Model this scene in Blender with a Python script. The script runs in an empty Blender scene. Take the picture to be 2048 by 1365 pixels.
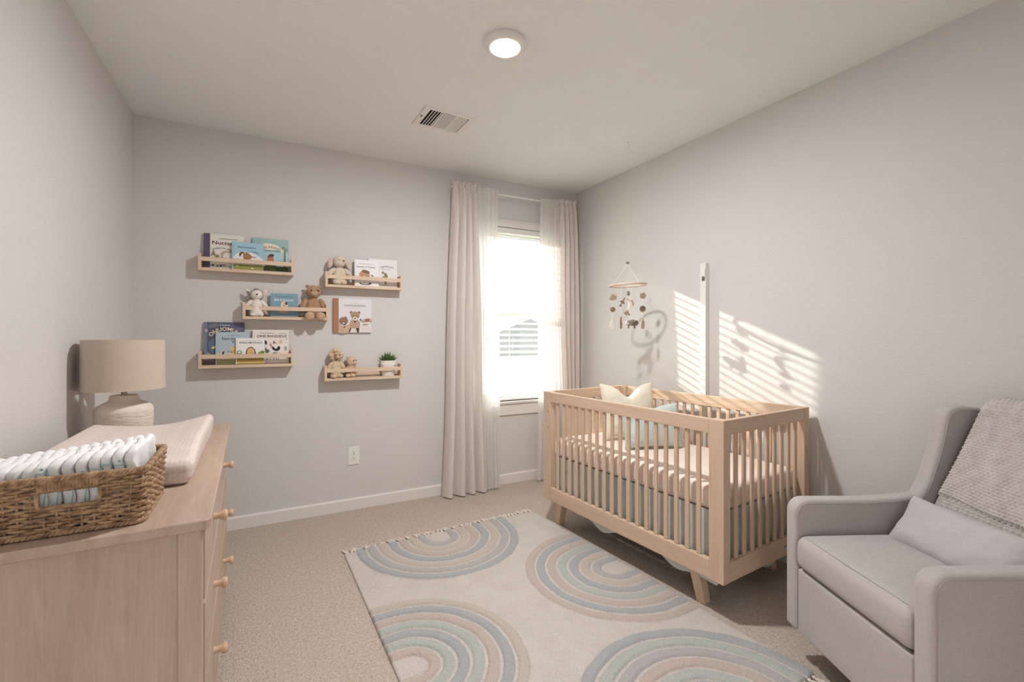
import bpy, bmesh, math, random
from mathutils import Vector, Matrix, Euler, noise as mnoise
rnd = random.Random(7)
sc = bpy.context.scene
COL = sc.collection
PI = math.pi
R = math.radians

# ------------------------------------------------------------------ materials
def lin(c):
    o = []
    for v in c:
        v /= 255.0
        o.append(v / 12.92 if v <= 0.04045 else ((v + 0.055) / 1.055) ** 2.4)
    return (o[0], o[1], o[2], 1.0)

def newmat(name):
    m = bpy.data.materials.new(name); m.use_nodes = True
    nt = m.node_tree
    return m, nt, nt.nodes['Principled BSDF'], nt.nodes['Material Output']

def noise_node(nt, scale, stretch=(1, 1, 1), detail=4, rough=0.55, rot=(0, 0, 0)):
    tc = nt.nodes.new('ShaderNodeTexCoord'); mp = nt.nodes.new('ShaderNodeMapping')
    mp.inputs['Scale'].default_value = stretch; mp.inputs['Rotation'].default_value = rot
    nz = nt.nodes.new('ShaderNodeTexNoise')
    nz.inputs['Scale'].default_value = scale; nz.inputs['Detail'].default_value = detail
    nz.inputs['Roughness'].default_value = rough
    nt.links.new(tc.outputs['Object'], mp.inputs['Vector']); nt.links.new(mp.outputs['Vector'], nz.inputs['Vector'])
    return nz

def mix_color(nt, fac, a, b):
    mx = nt.nodes.new('ShaderNodeMix'); mx.data_type = 'RGBA'
    nt.links.new(fac, mx.inputs[0])
    for i, v in ((6, a), (7, b)):
        if hasattr(v, 'is_linked') or hasattr(v, 'links'): nt.links.new(v, mx.inputs[i])
        else: mx.inputs[i].default_value = v
    return mx.outputs[2]

def ramp(nt, fac, lo, hi):
    mr = nt.nodes.new('ShaderNodeMapRange'); mr.inputs[1].default_value = lo; mr.inputs[2].default_value = hi
    nt.links.new(fac, mr.inputs[0]); return mr.outputs[0]

def M(name, col, rough=0.65, col2=None, scale=6, stretch=(1, 1, 1), lo=0.35, hi=0.65, bump=0.0, bscale=60,
      bstretch=(1, 1, 1), bdist=0.002, detail=4, sheen=0.0, spec=0.3, metal=0.0, transl=0.0, brot=(0, 0, 0)):
    m, nt, p, out = newmat(name)
    p.inputs['Roughness'].default_value = rough
    p.inputs['Specular IOR Level'].default_value = spec
    p.inputs['Metallic'].default_value = metal
    if sheen: p.inputs['Sheen Weight'].default_value = sheen
    c1 = lin(col); p.inputs['Base Color'].default_value = c1
    csock = None
    if col2:
        nz = noise_node(nt, scale, stretch, detail)
        csock = mix_color(nt, ramp(nt, nz.outputs['Fac'], lo, hi), c1, lin(col2))
        nt.links.new(csock, p.inputs['Base Color'])
    if bump:
        nb = noise_node(nt, bscale, bstretch, 3, rot=brot)
        b = nt.nodes.new('ShaderNodeBump'); b.inputs['Strength'].default_value = bump; b.inputs['Distance'].default_value = bdist
        nt.links.new(nb.outputs['Fac'], b.inputs['Height']); nt.links.new(b.outputs['Normal'], p.inputs['Normal'])
    if transl:
        t = nt.nodes.new('ShaderNodeBsdfTranslucent'); t.inputs['Color'].default_value = c1
        if csock: nt.links.new(csock, t.inputs['Color'])
        ms = nt.nodes.new('ShaderNodeMixShader'); ms.inputs[0].default_value = transl
        nt.links.new(p.outputs[0], ms.inputs[1]); nt.links.new(t.outputs[0], ms.inputs[2]); nt.links.new(ms.outputs[0], out.inputs[0])
    return m

def wood(name, c1, c2, axis='z', rough=0.5, fine=1.0, plank=None, knots=False):
    m, nt, p, out = newmat(name)
    st = {'x': (1.2, 14, 14), 'y': (14, 1.2, 14), 'z': (14, 14, 1.2)}[axis]
    n1 = noise_node(nt, 2.2 * fine, st, 5, 0.6)
    n1.inputs['Distortion'].default_value = 0.6
    n2 = noise_node(nt, 11 * fine, st, 3, 0.6)
    a = nt.nodes.new('ShaderNodeMath'); a.operation = 'MULTIPLY_ADD'; a.inputs[1].default_value = 0.45
    nt.links.new(n2.outputs['Fac'], a.inputs[0]); nt.links.new(n1.outputs['Fac'], a.inputs[2])
    col = mix_color(nt, ramp(nt, a.outputs[0], 0.5, 0.95), lin(c1), lin(c2))
    if plank:
        ax, w = plank
        tc = nt.nodes.new('ShaderNodeTexCoord'); sp = nt.nodes.new('ShaderNodeSeparateXYZ')
        nt.links.new(tc.outputs['Object'], sp.inputs[0])
        d = nt.nodes.new('ShaderNodeMath'); d.operation = 'DIVIDE'; d.inputs[1].default_value = w
        f = nt.nodes.new('ShaderNodeMath'); f.operation = 'FLOOR'
        nt.links.new(sp.outputs[ax], d.inputs[0]); nt.links.new(d.outputs[0], f.inputs[0])
        wn = nt.nodes.new('ShaderNodeTexWhiteNoise'); wn.noise_dimensions = '1D'; nt.links.new(f.outputs[0], wn.inputs['W'])
        hv = nt.nodes.new('ShaderNodeHueSaturation')
        mr = nt.nodes.new('ShaderNodeMapRange'); mr.inputs[3].default_value = 0.88; mr.inputs[4].default_value = 1.08
        nt.links.new(wn.outputs['Value'], mr.inputs[0]); nt.links.new(mr.outputs[0], hv.inputs['Value']); nt.links.new(col, hv.inputs['Color'])
        col = hv.outputs[0]
        mk = nt.nodes.new('ShaderNodeMapping'); mk.inputs['Scale'].default_value = (5.0, 5.0, 3.2); mk.inputs['Location'].default_value = (0.37, 0.2, 0.11)
        vk = nt.nodes.new('ShaderNodeTexVoronoi'); vk.inputs['Scale'].default_value = 1.0
        nt.links.new(tc.outputs['Object'], mk.inputs['Vector']); nt.links.new(mk.outputs['Vector'], vk.inputs['Vector'])
        kr = nt.nodes.new('ShaderNodeMapRange'); kr.inputs[1].default_value = 0.03; kr.inputs[2].default_value = 0.13; kr.inputs[3].default_value = 0.45; kr.inputs[4].default_value = 0.0
        nt.links.new(vk.outputs['Distance'], kr.inputs[0])
        col = mix_color(nt, kr.outputs[0], col, lin((142, 108, 84)))
    nt.links.new(col, p.inputs['Base Color'])
    p.inputs['Roughness'].default_value = rough; p.inputs['Specular IOR Level'].default_value = 0.3
    b = nt.nodes.new('ShaderNodeBump'); b.inputs['Strength'].default_value = 0.12; b.inputs['Distance'].default_value = 0.001
    nt.links.new(n2.outputs['Fac'], b.inputs['Height']); nt.links.new(b.outputs['Normal'], p.inputs['Normal'])
    return m

def weave(name, c1, c2, freq=900, bump=0.35, rough=0.9, sheen=0.15):
    """plain woven cloth: crossed thread waves plus soft mottling"""
    m, nt, p, out = newmat(name)
    nz = noise_node(nt, 160, (1, 1, 1), 2); nl = noise_node(nt, 3.5, (1, 1, 1), 3)
    nx = noise_node(nt, 60, (1, 1, 12), 2); ny = noise_node(nt, 60, (12, 12, 1), 2)
    a = nt.nodes.new('ShaderNodeMath'); a.operation = 'ADD'
    nt.links.new(nx.outputs['Fac'], a.inputs[0]); nt.links.new(ny.outputs['Fac'], a.inputs[1])
    s = nt.nodes.new('ShaderNodeMath'); s.operation = 'MULTIPLY_ADD'; s.inputs[1].default_value = 0.6
    nt.links.new(nl.outputs['Fac'], s.inputs[0]); nt.links.new(a.outputs[0], s.inputs[2])
    col = mix_color(nt, ramp(nt, s.outputs[0], 1.0, 1.6), lin(c1), lin(c2))
    nt.links.new(col, p.inputs['Base Color'])
    p.inputs['Roughness'].default_value = rough; p.inputs['Specular IOR Level'].default_value = 0.15
    p.inputs['Sheen Weight'].default_value = sheen
    b = nt.nodes.new('ShaderNodeBump'); b.inputs['Strength'].default_value = bump; b.inputs['Distance'].default_value = 0.0015
    s2 = nt.nodes.new('ShaderNodeMath'); s2.operation = 'ADD'
    nt.links.new(nz.outputs['Fac'], s2.inputs[0]); nt.links.new(a.outputs[0], s2.inputs[1])
    nt.links.new(s2.outputs[0], b.inputs['Height']); nt.links.new(b.outputs['Normal'], p.inputs['Normal'])
    return m

def waffle(name, c1, c2, scale=95):
    m, nt, p, out = newmat(name)
    tc = nt.nodes.new('ShaderNodeTexCoord'); v = nt.nodes.new('ShaderNodeTexVoronoi'); v.inputs['Scale'].default_value = scale
    v.inputs['Randomness'].default_value = 0.35
    nt.links.new(tc.outputs['Object'], v.inputs['Vector'])
    col = mix_color(nt, ramp(nt, v.outputs['Distance'], 0.1, 0.6), lin(c2), lin(c1))
    nt.links.new(col, p.inputs['Base Color']); p.inputs['Roughness'].default_value = 0.95; p.inputs['Specular IOR Level'].default_value = 0.1
    b = nt.nodes.new('ShaderNodeBump'); b.inputs['Strength'].default_value = 0.35; b.inputs['Distance'].default_value = 0.003
    nt.links.new(v.outputs['Distance'], b.inputs['Height']); nt.links.new(b.outputs['Normal'], p.inputs['Normal'])
    return m

def emis(name, col, strength):
    m, nt, p, out = newmat(name)
    p.inputs['Base Color'].default_value = lin(col); p.inputs['Emission Color'].default_value = lin(col)
    p.inputs['Emission Strength'].default_value = strength
    return m

def sheer_mat(name, col, alpha, transl):
    m, nt, p, out = newmat(name)
    d = nt.nodes.new('ShaderNodeBsdfDiffuse'); d.inputs['Color'].default_value = lin(col)
    t = nt.nodes.new('ShaderNodeBsdfTranslucent'); t.inputs['Color'].default_value = lin(col)
    tr = nt.nodes.new('ShaderNodeBsdfTransparent')
    m1 = nt.nodes.new('ShaderNodeMixShader'); m1.inputs[0].default_value = transl
    m2 = nt.nodes.new('ShaderNodeMixShader')
    nz = noise_node(nt, 5, (60, 60, 1.5), 2)
    mr = nt.nodes.new('ShaderNodeMapRange'); mr.inputs[3].default_value = alpha - 0.10; mr.inputs[4].default_value = alpha + 0.07
    nt.links.new(nz.outputs['Fac'], mr.inputs[0]); nt.links.new(mr.outputs[0], m2.inputs[0])
    nt.links.new(d.outputs[0], m1.inputs[1]); nt.links.new(t.outputs[0], m1.inputs[2])
    nt.links.new(tr.outputs[0], m2.inputs[1]); nt.links.new(m1.outputs[0], m2.inputs[2]); nt.links.new(m2.outputs[0], out.inputs[0])
    return m

def glass_mat(name):
    m, nt, p, out = newmat(name)
    tr = nt.nodes.new('ShaderNodeBsdfTransparent'); g = nt.nodes.new('ShaderNodeBsdfGlossy'); g.inputs['Roughness'].default_value = 0.03
    tr.inputs['Color'].default_value = (0.95, 0.97, 0.96, 1)
    mx = nt.nodes.new('ShaderNodeMixShader'); mx.inputs[0].default_value = 0.05
    nt.links.new(tr.outputs[0], mx.inputs[1]); nt.links.new(g.outputs[0], mx.inputs[2]); nt.links.new(mx.outputs[0], out.inputs[0])
    return m

_flat = {}
def ink(c, rough=0.6):
    k = tuple(c)
    if k not in _flat:
        g = 0.3 * c[0] + 0.59 * c[1] + 0.11 * c[2]
        _flat[k] = M('printed_ink_%d_%d_%d' % k, tuple(min(240, 0.76 * v + 0.24 * g + 10) for v in c), rough, spec=0.2)
    return _flat[k]

MAT = {}
def wall_mat(name, c, c2, b=0.35):
    return M(name, c, 0.85, c2, 1.2, lo=0.3, hi=0.7, bump=b, bscale=130, bdist=0.003, spec=0.15)
MAT['wall'] = wall_mat('wall_paint', (219, 214, 210), (216, 211, 207))
MAT['ceiling'] = wall_mat('ceiling_paint', (243, 241, 238), (240, 238, 235), 0.4)
MAT['trim'] = M('white_trim_paint', (232, 226, 221), 0.45)
MAT['carpet'] = M('beige_carpet', (216, 203, 190), 0.95, (186, 170, 154), 75, lo=0.32, hi=0.68, bump=1.0, bscale=120, bdist=0.012, spec=0.05, detail=6)
MAT['birch'] = wood('birch_dresser', (206, 184, 167), (188, 161, 141), 'z', plank=('X', 0.105))
MAT['birch_h'] = wood('birch_dresser_top', (197, 176, 158), (180, 154, 135), 'y')
MAT['knob'] = wood('honey_knob', (218, 188, 160), (202, 168, 138), 'x')
MAT['crib_z'] = wood('crib_wood_upright', (218, 193, 169), (203, 173, 147), 'z')
MAT['crib_y'] = wood('crib_wood_long', (218, 193, 169), (203, 173, 147), 'y')
MAT['crib_x'] = wood('crib_wood_cross', (218, 193, 169), (203, 173, 147), 'x')
MAT['pine'] = wood('pine_shelf', (228, 206, 182), (214, 185, 158), 'x')
MAT['linen_grey'] = weave('grey_linen', (179, 171, 167), (193, 185, 181))
MAT['linen_pillow'] = weave('pillow_linen', (186, 180, 177), (200, 194, 191))
MAT['sheet'] = M('blush_fitted_sheet', (242, 226, 213), 0.9, (238, 220, 206), 4, bump=0.25, bscale=14, bdist=0.006, sheen=0.1)
MAT['skirt'] = M('sage_grey_cotton', (210, 212, 204), 0.9, (198, 202, 194), 6, bump=0.2, bscale=40)
MAT['cream'] = M('cream_cotton', (240, 231, 213), 0.9, (234, 224, 204), 5, bump=0.25, bscale=22, bdist=0.005, sheen=0.1)
MAT['mint'] = M('pale_aqua_cotton', (206, 217, 211), 0.9, (198, 210, 204), 5, bump=0.25, bscale=22, bdist=0.005, sheen=0.1)
MAT['drape'] = M('blush_grey_drape', (244, 236, 231), 0.9, (238, 228, 222), 14, (6, 6, 0.4), bump=0.15, bscale=120, bstretch=(1, 1, 0.2), transl=0.28, sheen=0.1)
MAT['sheer'] = sheer_mat('white_sheer_voile', (246, 242, 238), 0.92, 0.44)
MAT['blind'] = M('white_blind_vinyl', (245, 243, 240), 0.4, transl=0.12)
MAT['glass'] = glass_mat('window_glass')
MAT['white'] = M('white_plastic', (238, 234, 228), 0.4)
MAT['dark'] = M('dark_slot', (40, 36, 33), 0.7)
MAT['metal'] = M('brushed_metal', (150, 145, 138), 0.35, metal=1.0)
MAT['shade'] = weave('beige_lampshade_linen', (200, 183, 165), (210, 194, 177), bump=0.15)
MAT['ceramic'] = M('textured_cream_ceramic', (232, 220, 207), 0.6, (226, 213, 199), 8, bump=0.0)
MAT['ceramic_dash'] = M('carved_cream_ceramic', (232, 220, 207), 0.6, (224, 211, 197), 90, (0.5, 0.5, 1.6), bump=0.8, bscale=75, bstretch=(0.5, 0.5, 1.6), bdist=0.006)
MAT['pad'] = waffle('blush_waffle_knit', (226, 211, 203), (212, 195, 186), 75)
MAT['wicker'] = M('seagrass_strand', (190, 158, 124), 0.75, (132, 102, 76), 55, (1, 1, 1), bump=0.5, bscale=200, bdist=0.002)
MAT['diaper'] = M('white_diaper', (244, 243, 242), 0.9, bump=0.35, bscale=45, bdist=0.006)
MAT['diaper_teal'] = M('teal_diaper_print', (150, 194, 200), 0.9, (190, 216, 219), 40)
MAT['knit'] = M('taupe_chunky_knit', (206, 198, 193), 0.95, (192, 183, 177), 25, bump=0.4, bscale=220, bdist=0.002, spec=0.1)
MAT['light_disc'] = emis('lit_diffuser', (250, 250, 252), 390.0)
MAT['base'] = M('dark_chair_base', (60, 54, 50), 0.6)
MAT['cord'] = M('white_cotton_cord', (240, 236, 230), 0.9)
MAT['orn'] = M('felt_taupe', (176, 155, 134), 0.95, (160, 138, 117), 30, bump=0.3, bscale=150)
MAT['orn2'] = M('felt_brown', (146, 122, 100), 0.95, (130, 106, 86), 30, bump=0.3, bscale=150)
MAT['orn3'] = M('felt_grey', (150, 140, 128), 0.95, (138, 127, 115), 30, bump=0.3, bscale=150)
MAT['orn4'] = M('felt_cream', (226, 216, 204), 0.95, bump=0.3, bscale=150)
MAT['ringwood'] = M('ring_wood', (226, 202, 184), 0.5, (214, 188, 168), 10)
MAT['page'] = M('paper_edge', (236, 230, 220), 0.9, (222, 214, 202), 30, (0.2, 20, 0.2))

# ------------------------------------------------------------------ mesh builder
class B:
    def __init__(s): s.v = []; s.f = []; s.m = []
    def add(s, vs, fs, mi=0):
        o = len(s.v); s.v += [tuple(p) for p in vs]
        for f in fs: s.f.append([i + o for i in f]); s.m.append(mi)
        return s
    def box(s, x0, x1, y0, y1, z0, z1, mi=0):
        return s.add([(x0, y0, z0), (x1, y0, z0), (x1, y1, z0), (x0, y1, z0), (x0, y0, z1), (x1, y0, z1), (x1, y1, z1), (x0, y1, z1)],
                     [(0, 3, 2, 1), (4, 5, 6, 7), (0, 1, 5, 4), (1, 2, 6, 5), (2, 3, 7, 6), (3, 0, 4, 7)], mi)
    def hexa(s, bot, top, mi=0):
        return s.add(list(bot) + list(top), [(0, 3, 2, 1), (4, 5, 6, 7), (0, 1, 5, 4), (1, 2, 6, 5), (2, 3, 7, 6), (3, 0, 4, 7)], mi)
    def prism(s, poly, a0, a1, axis='y', mi=0):
        """poly in the two other axes, extruded along axis"""
        def P(p, a):
            return {'x': (a, p[0], p[1]), 'y': (p[0], a, p[1]), 'z': (p[0], p[1], a)}[axis]
        n = len(poly)
        vs = [P(p, a0) for p in poly] + [P(p, a1) for p in poly]
        fs = [list(range(n))[::-1], list(range(n, 2 * n))] + [(i, (i + 1) % n, n + (i + 1) % n, n + i) for i in range(n)]
        return s.add(vs, fs, mi)
    def tube(s, pts, r, n=8, closed=False, mi=0, caps=True):
        pts = [Vector(p) for p in pts]; N = len(pts); vs = []; fs = []
        rr = r if isinstance(r, (list, tuple)) else [r] * N
        up = None
        for i, p in enumerate(pts):
            if closed: t = pts[(i + 1) % N] - pts[i - 1]
            else: t = pts[min(i + 1, N - 1)] - pts[max(i - 1, 0)]
            t = t.normalized() if t.length > 1e-9 else Vector((0, 0, 1))
            if up is None:
                up = Vector((0, 0, 1)) if abs(t.z) < 0.9 else Vector((1, 0, 0))
            a = t.cross(up)
            if a.length < 1e-6: a = t.orthogonal()
            a.normalize(); b = a.cross(t).normalized(); up = b
            for k in range(n):
                an = 2 * PI * k / n
                vs.append(p + (a * math.cos(an) + b * math.sin(an)) * rr[i])
        for i in range(N if closed else N - 1):
            j = (i + 1) % N
            for k in range(n):
                fs.append((i * n + k, i * n + (k + 1) % n, j * n + (k + 1) % n, j * n + k))
        if not closed and caps:
            fs.append(list(range(n))[::-1]); fs.append([(N - 1) * n + k for k in range(n)])
        return s.add(vs, fs, mi)
    def lathe(s, prof, n=32, c=(0, 0, 0), mi=0, close=True):
        vs = []; fs = []
        for (r, z) in prof:
            for k in range(n):
                a = 2 * PI * k / n; vs.append((c[0] + r * math.cos(a), c[1] + r * math.sin(a), c[2] + z))
        for i in range(len(prof) - 1):
            for k in range(n):
                fs.append((i * n + k, i * n + (k + 1) % n, (i + 1) * n + (k + 1) % n, (i + 1) * n + k))
        if close:
            fs.append(list(range(n))[::-1]); fs.append([(len(prof) - 1) * n + k for k in range(n)])
        return s.add(vs, fs, mi)
    def ell(s, c, r, rot=(0, 0, 0), n=20, mi=0, nz=0.0, nf=30):
        mt = Euler(rot).to_matrix(); c = Vector(c); vs = []; fs = []; h = n // 2
        for i in range(h + 1):
            th = PI * i / h
            for k in range(n):
                ph = 2 * PI * k / n
                d = Vector((math.sin(th) * math.cos(ph), math.sin(th) * math.sin(ph), math.cos(th)))
                p = c + mt @ Vector((d.x * r[0], d.y * r[1], d.z * r[2]))
                if nz: p += (mt @ d) * nz * mnoise.noise(p * nf)
                vs.append(p)
        for i in range(h):
            for k in range(n):
                fs.append((i * n + k, (i + 1) * n + k, (i + 1) * n + (k + 1) % n, i * n + (k + 1) % n))
        return s.add(vs, fs, mi)
    def grid(s, fn, nu, nv, mi=0, closed_u=False):
        vs = [fn(i / nu, j / nv) for j in range(nv + 1) for i in range(nu + (0 if closed_u else 1))]
        w = nu if closed_u else nu + 1; fs = []
        for j in range(nv):
            for i in range(nu):
                i2 = (i + 1) % w
                fs.append((j * w + i, j * w + i2, (j + 1) * w + i2, (j + 1) * w + i))
        return s.add(vs, fs, mi)
    def rbox(s, c, half, r, mi=0, ni=8, nr=4, fn=None):
        """soft-cornered block; fn moves each point (given in -1..1 and as position)"""
        def axis(h):
            a = [-h + r * (1 - math.cos(PI / 2 * i / nr)) for i in range(nr)]
            inner = [-(h - r) + 2 * (h - r) * i / ni for i in range(ni + 1)]
            return a + inner + [-x for x in a[::-1]]
        A = [axis(h) for h in half]; idx = {}; vs = []
        def V(i, j, k):
            key = (i, j, k)
            if key in idx: return idx[key]
            q = Vector((A[0][i], A[1][j], A[2][k]))
            inn = Vector([max(-(half[t] - r), min(half[t] - r, q[t])) for t in range(3)])
            d = q - inn
            p = inn + (d.normalized() * r if d.length > 1e-9 else d)
            if fn: p = Vector(fn(p))
            idx[key] = len(vs); vs.append(p + Vector(c)); return idx[key]
        nx, ny, nz_ = len(A[0]) - 1, len(A[1]) - 1, len(A[2]) - 1; fs = []
        for i in range(nx):
            for j in range(ny):
                fs.append((V(i, j, 0), V(i, j + 1, 0), V(i + 1, j + 1, 0), V(i + 1, j, 0)))
                fs.append((V(i, j, nz_), V(i + 1, j, nz_), V(i + 1, j + 1, nz_), V(i, j + 1, nz_)))
        for i in range(nx):
            for k in range(nz_):
                fs.append((V(i, 0, k), V(i + 1, 0, k), V(i + 1, 0, k + 1), V(i, 0, k + 1)))
                fs.append((V(i, ny, k), V(i, ny, k + 1), V(i + 1, ny, k + 1), V(i + 1, ny, k)))
        for j in range(ny):
            for k in range(nz_):
                fs.append((V(0, j, k), V(0, j, k + 1), V(0, j + 1, k + 1), V(0, j + 1, k)))
                fs.append((V(nx, j, k), V(nx, j + 1, k), V(nx, j + 1, k + 1), V(nx, j, k + 1)))
        return s.add(vs, fs, mi)
    def xf(s, mt):
        s.v = [tuple(mt @ Vector(p)) for p in s.v]; return s
    def build(s, name, mats, parent=None, bevel=0.0, seg=2, angle=35, smooth=True, fix=True, subsurf=0, solid=0.0):
        me = bpy.data.meshes.new(name); me.from_pydata(s.v, [], s.f)
        if not isinstance(mats, (list, tuple)): mats = [mats]
        for mm in mats: me.materials.append(mm)
        me.polygons.foreach_set('material_index', s.m)
        if fix:
            bm = bmesh.new(); bm.from_mesh(me); bmesh.ops.recalc_face_normals(bm, faces=bm.faces); bm.to_mesh(me); bm.free()
        if smooth:
            me.shade_smooth()
            if angle: me.set_sharp_from_angle(angle=R(angle))
        o = bpy.data.objects.new(name, me); COL.objects.link(o)
        if parent: o.parent = parent
        if bevel:
            b = o.modifiers.new('bevel', 'BEVEL'); b.width = bevel; b.segments = seg; b.limit_method = 'ANGLE'; b.angle_limit = R(30); b.harden_normals = True
        if solid:
            q = o.modifiers.new('thick', 'SOLIDIFY'); q.thickness = solid; q.offset = 0
        if subsurf:
            q = o.modifiers.new('sub', 'SUBSURF'); q.levels = subsurf; q.render_levels = subsurf
        return o

def tag(o, label, cat, group=None, kind=None):
    o['label'] = label; o['category'] = cat
    if group: o['group'] = group
    if kind: o['kind'] = kind
    return o
def struct(o): o['kind'] = 'structure'; return o
def thing(name, label, cat, loc=(0, 0, 0), rz=0.0, group=None):
    o = bpy.data.objects.new(name, None); COL.objects.link(o); o.empty_display_size = 0.05
    o.location = loc; o.rotation_euler = (0, 0, rz); return tag(o, label, cat, group)
def copy_child(o, parent):
    c = o.copy(); COL.objects.link(c); c.parent = parent; return c

# ------------------------------------------------------------------ room shell
XL, XR, YB, HC = -0.735, 2.71, 3.71, 2.742
YF = -0.9
WX0, WX1, WZ0, WZ1 = 1.610, 2.43, 0.745, 2.325
WT = 0.11                                               # wall thickness          # window opening
struct(B().box(XL - 0.15, XR + 0.15, YF, YB + 0.15, -0.2, 0).build('floor', MAT['carpet'], smooth=False))
struct(B().box(XL - 0.15, XR + 0.15, YF, YB + 0.15, HC, HC + 0.2).build('ceiling', MAT['ceiling'], smooth=False))
struct(B().box(XL - 0.15, XL, YF, YB + 0.15, 0, HC).build('wall_left', MAT['wall'], smooth=False))
struct(B().box(XR, XR + 0.15, YF, YB + 0.15, 0, HC).build('wall_right', MAT['wall'], smooth=False))
b = B()
b.box(XL, WX0, YB, YB + WT, 0, HC); b.box(WX1, XR, YB, YB + WT, 0, HC)
b.box(WX0, WX1, YB, YB + WT, 0, WZ0); b.box(WX0, WX1, YB, YB + WT, WZ1, HC)
struct(b.build('wall_back', MAT['wall'], smooth=False))
b = B()                                                  # unseen wall behind the camera; doorway added and sized to let in fill light
DX0, DX1, DH = -0.3, 0.42, 2.05
b.box(XL - 0.15, DX0, YF - 0.1, YF, 0, HC); b.box(DX1, XR + 0.15, YF - 0.1, YF, 0, HC); b.box(DX0, DX1, YF - 0.1, YF, DH, HC)
struct(b.build('wall_front', MAT['wall'], smooth=False))
def base_profile(o0, sgn):
    return [(o0, 0), (o0 + sgn * 0.014, 0), (o0 + sgn * 0.014, 0.078), (o0 + sgn * 0.009, 0.088), (o0, 0.088)]
struct(B().prism(base_profile(YB, -1), XL, XR - 0.0, 'x').build('baseboard_back', MAT['trim'], smooth=False))
struct(B().prism([(p[0], p[1]) for p in base_profile(XR, -1)], YF, YB - 0.014, 'y').build('baseboard_right', MAT['trim'], smooth=False))
struct(B().prism([(p[0], p[1]) for p in base_profile(XL, 1)], YF, YB - 0.014, 'y').build('baseboard_left', MAT['trim'], smooth=False))

# window
win = bpy.data.objects.new('window_1', None); COL.objects.link(win); win['kind'] = 'structure'; win.location = (WX0, YB, WZ0)
w, h = WX1 - WX0, WZ1 - WZ0
mid = 1.535 - WZ0
f = B()
yo = 0.070
f.box(0, w, yo, WT, 0, 0.03); f.box(0, w, yo, WT, h - 0.03, h); f.box(0, 0.014, yo, WT, 0.03, h - 0.03); f.box(w - 0.014, w, yo, WT, 0.03, h - 0.03)
f.build('window_frame', MAT['trim'], win, bevel=0.003)
def sash(z0, z1, y0, y1, name):
    q = B(); t = 0.036; fx = 0.014; tv = 0.014
    q.box(fx, w - fx, y0, y1, z0, z0 + t); q.box(fx, w - fx, y0, y1, z1 - t, z1)
    q.box(fx, fx + tv, y0, y1, z0 + t, z1 - t); q.box(w - fx - tv, w - fx, y0, y1, z0 + t, z1 - t)
    o = q.build(name, MAT['trim'], win, bevel=0.003)
    g = B().box(fx + tv, w - fx - tv, (y0 + y1) / 2 - 0.002, (y0 + y1) / 2 + 0.002, z0 + t, z1 - t)
    g.build('glass_pane', MAT['glass'], o, smooth=False)
sash(0.03, mid + 0.02, 0.072, 0.088, 'lower_sash')
sash(mid - 0.02, h - 0.03, 0.090, 0.106, 'upper_sash')
B().box(-0.05, w + 0.05, -0.03, 0.070, -0.022, 0.0).build('window_sill', MAT['trim'], win, bevel=0.004)
B().box(-0.035, w + 0.035, -0.014, 0.0, -0.125, -0.022).build('apron', MAT['trim'], win, bevel=0.003)
c_ = B(); c_.box(-0.04, w + 0.04, -0.016, 0, h, h + 0.05); c_.box(-0.05, w + 0.05, -0.022, 0, h + 0.05, h + 0.062)
c_.build('head_casing', MAT['trim'], win, bevel=0.003)

# blinds
bl = thing('window_blinds', 'white horizontal slat blinds hanging open inside the window between the curtains', 'blinds', (WX0, YB, WZ0))
yb = 0.036
B().box(0.006, w - 0.006, 0.004, 0.066, h - 0.052, h - 0.004).build('headrail', MAT['blind'], bl, bevel=0.003)
sl0 = None
pitch = 0.0525; zs = h - 0.085; k = 0
tl = R(17)
while zs > 0.055:
    pts = []
    q = B(); nseg = 6
    for i in range(nseg + 1):
        t = -0.031 + 0.062 * i / nseg
        crown = 0.0036 * (1 - (t / 0.031) ** 2)
        pts.append((yb + t * math.cos(tl) - 0, t * math.sin(tl) + crown))
    poly = pts + [(y, z - 0.0032) for y, z in pts[::-1]]
    if sl0 is None:
        q.prism(poly, 0.01, w - 0.01, 'x')
        sl0 = q.build('slat', MAT['blind'], bl, angle=50)
        sl0.location = (0, 0, zs)
    else:
        c = copy_child(sl0, bl); c.location = (0, 0, zs)
    zs -= pitch
B().box(0.01, w - 0.01, yb - 0.03, yb + 0.03, 0.006, 0.024).build('bottom_rail', MAT['blind'], bl, bevel=0.003)
for xx in (0.12, w / 2 - 0.02, w - 0.12):
    q = B()
    q.tube([(xx, yb - 0.033, h - 0.05), (xx, yb - 0.033, 0.02)], 0.0012, 5); q.tube([(xx, yb + 0.033, h - 0.05), (xx, yb + 0.033, 0.02)], 0.0012, 5)
    q.build('ladder_cord', MAT['cord'], bl)

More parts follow.
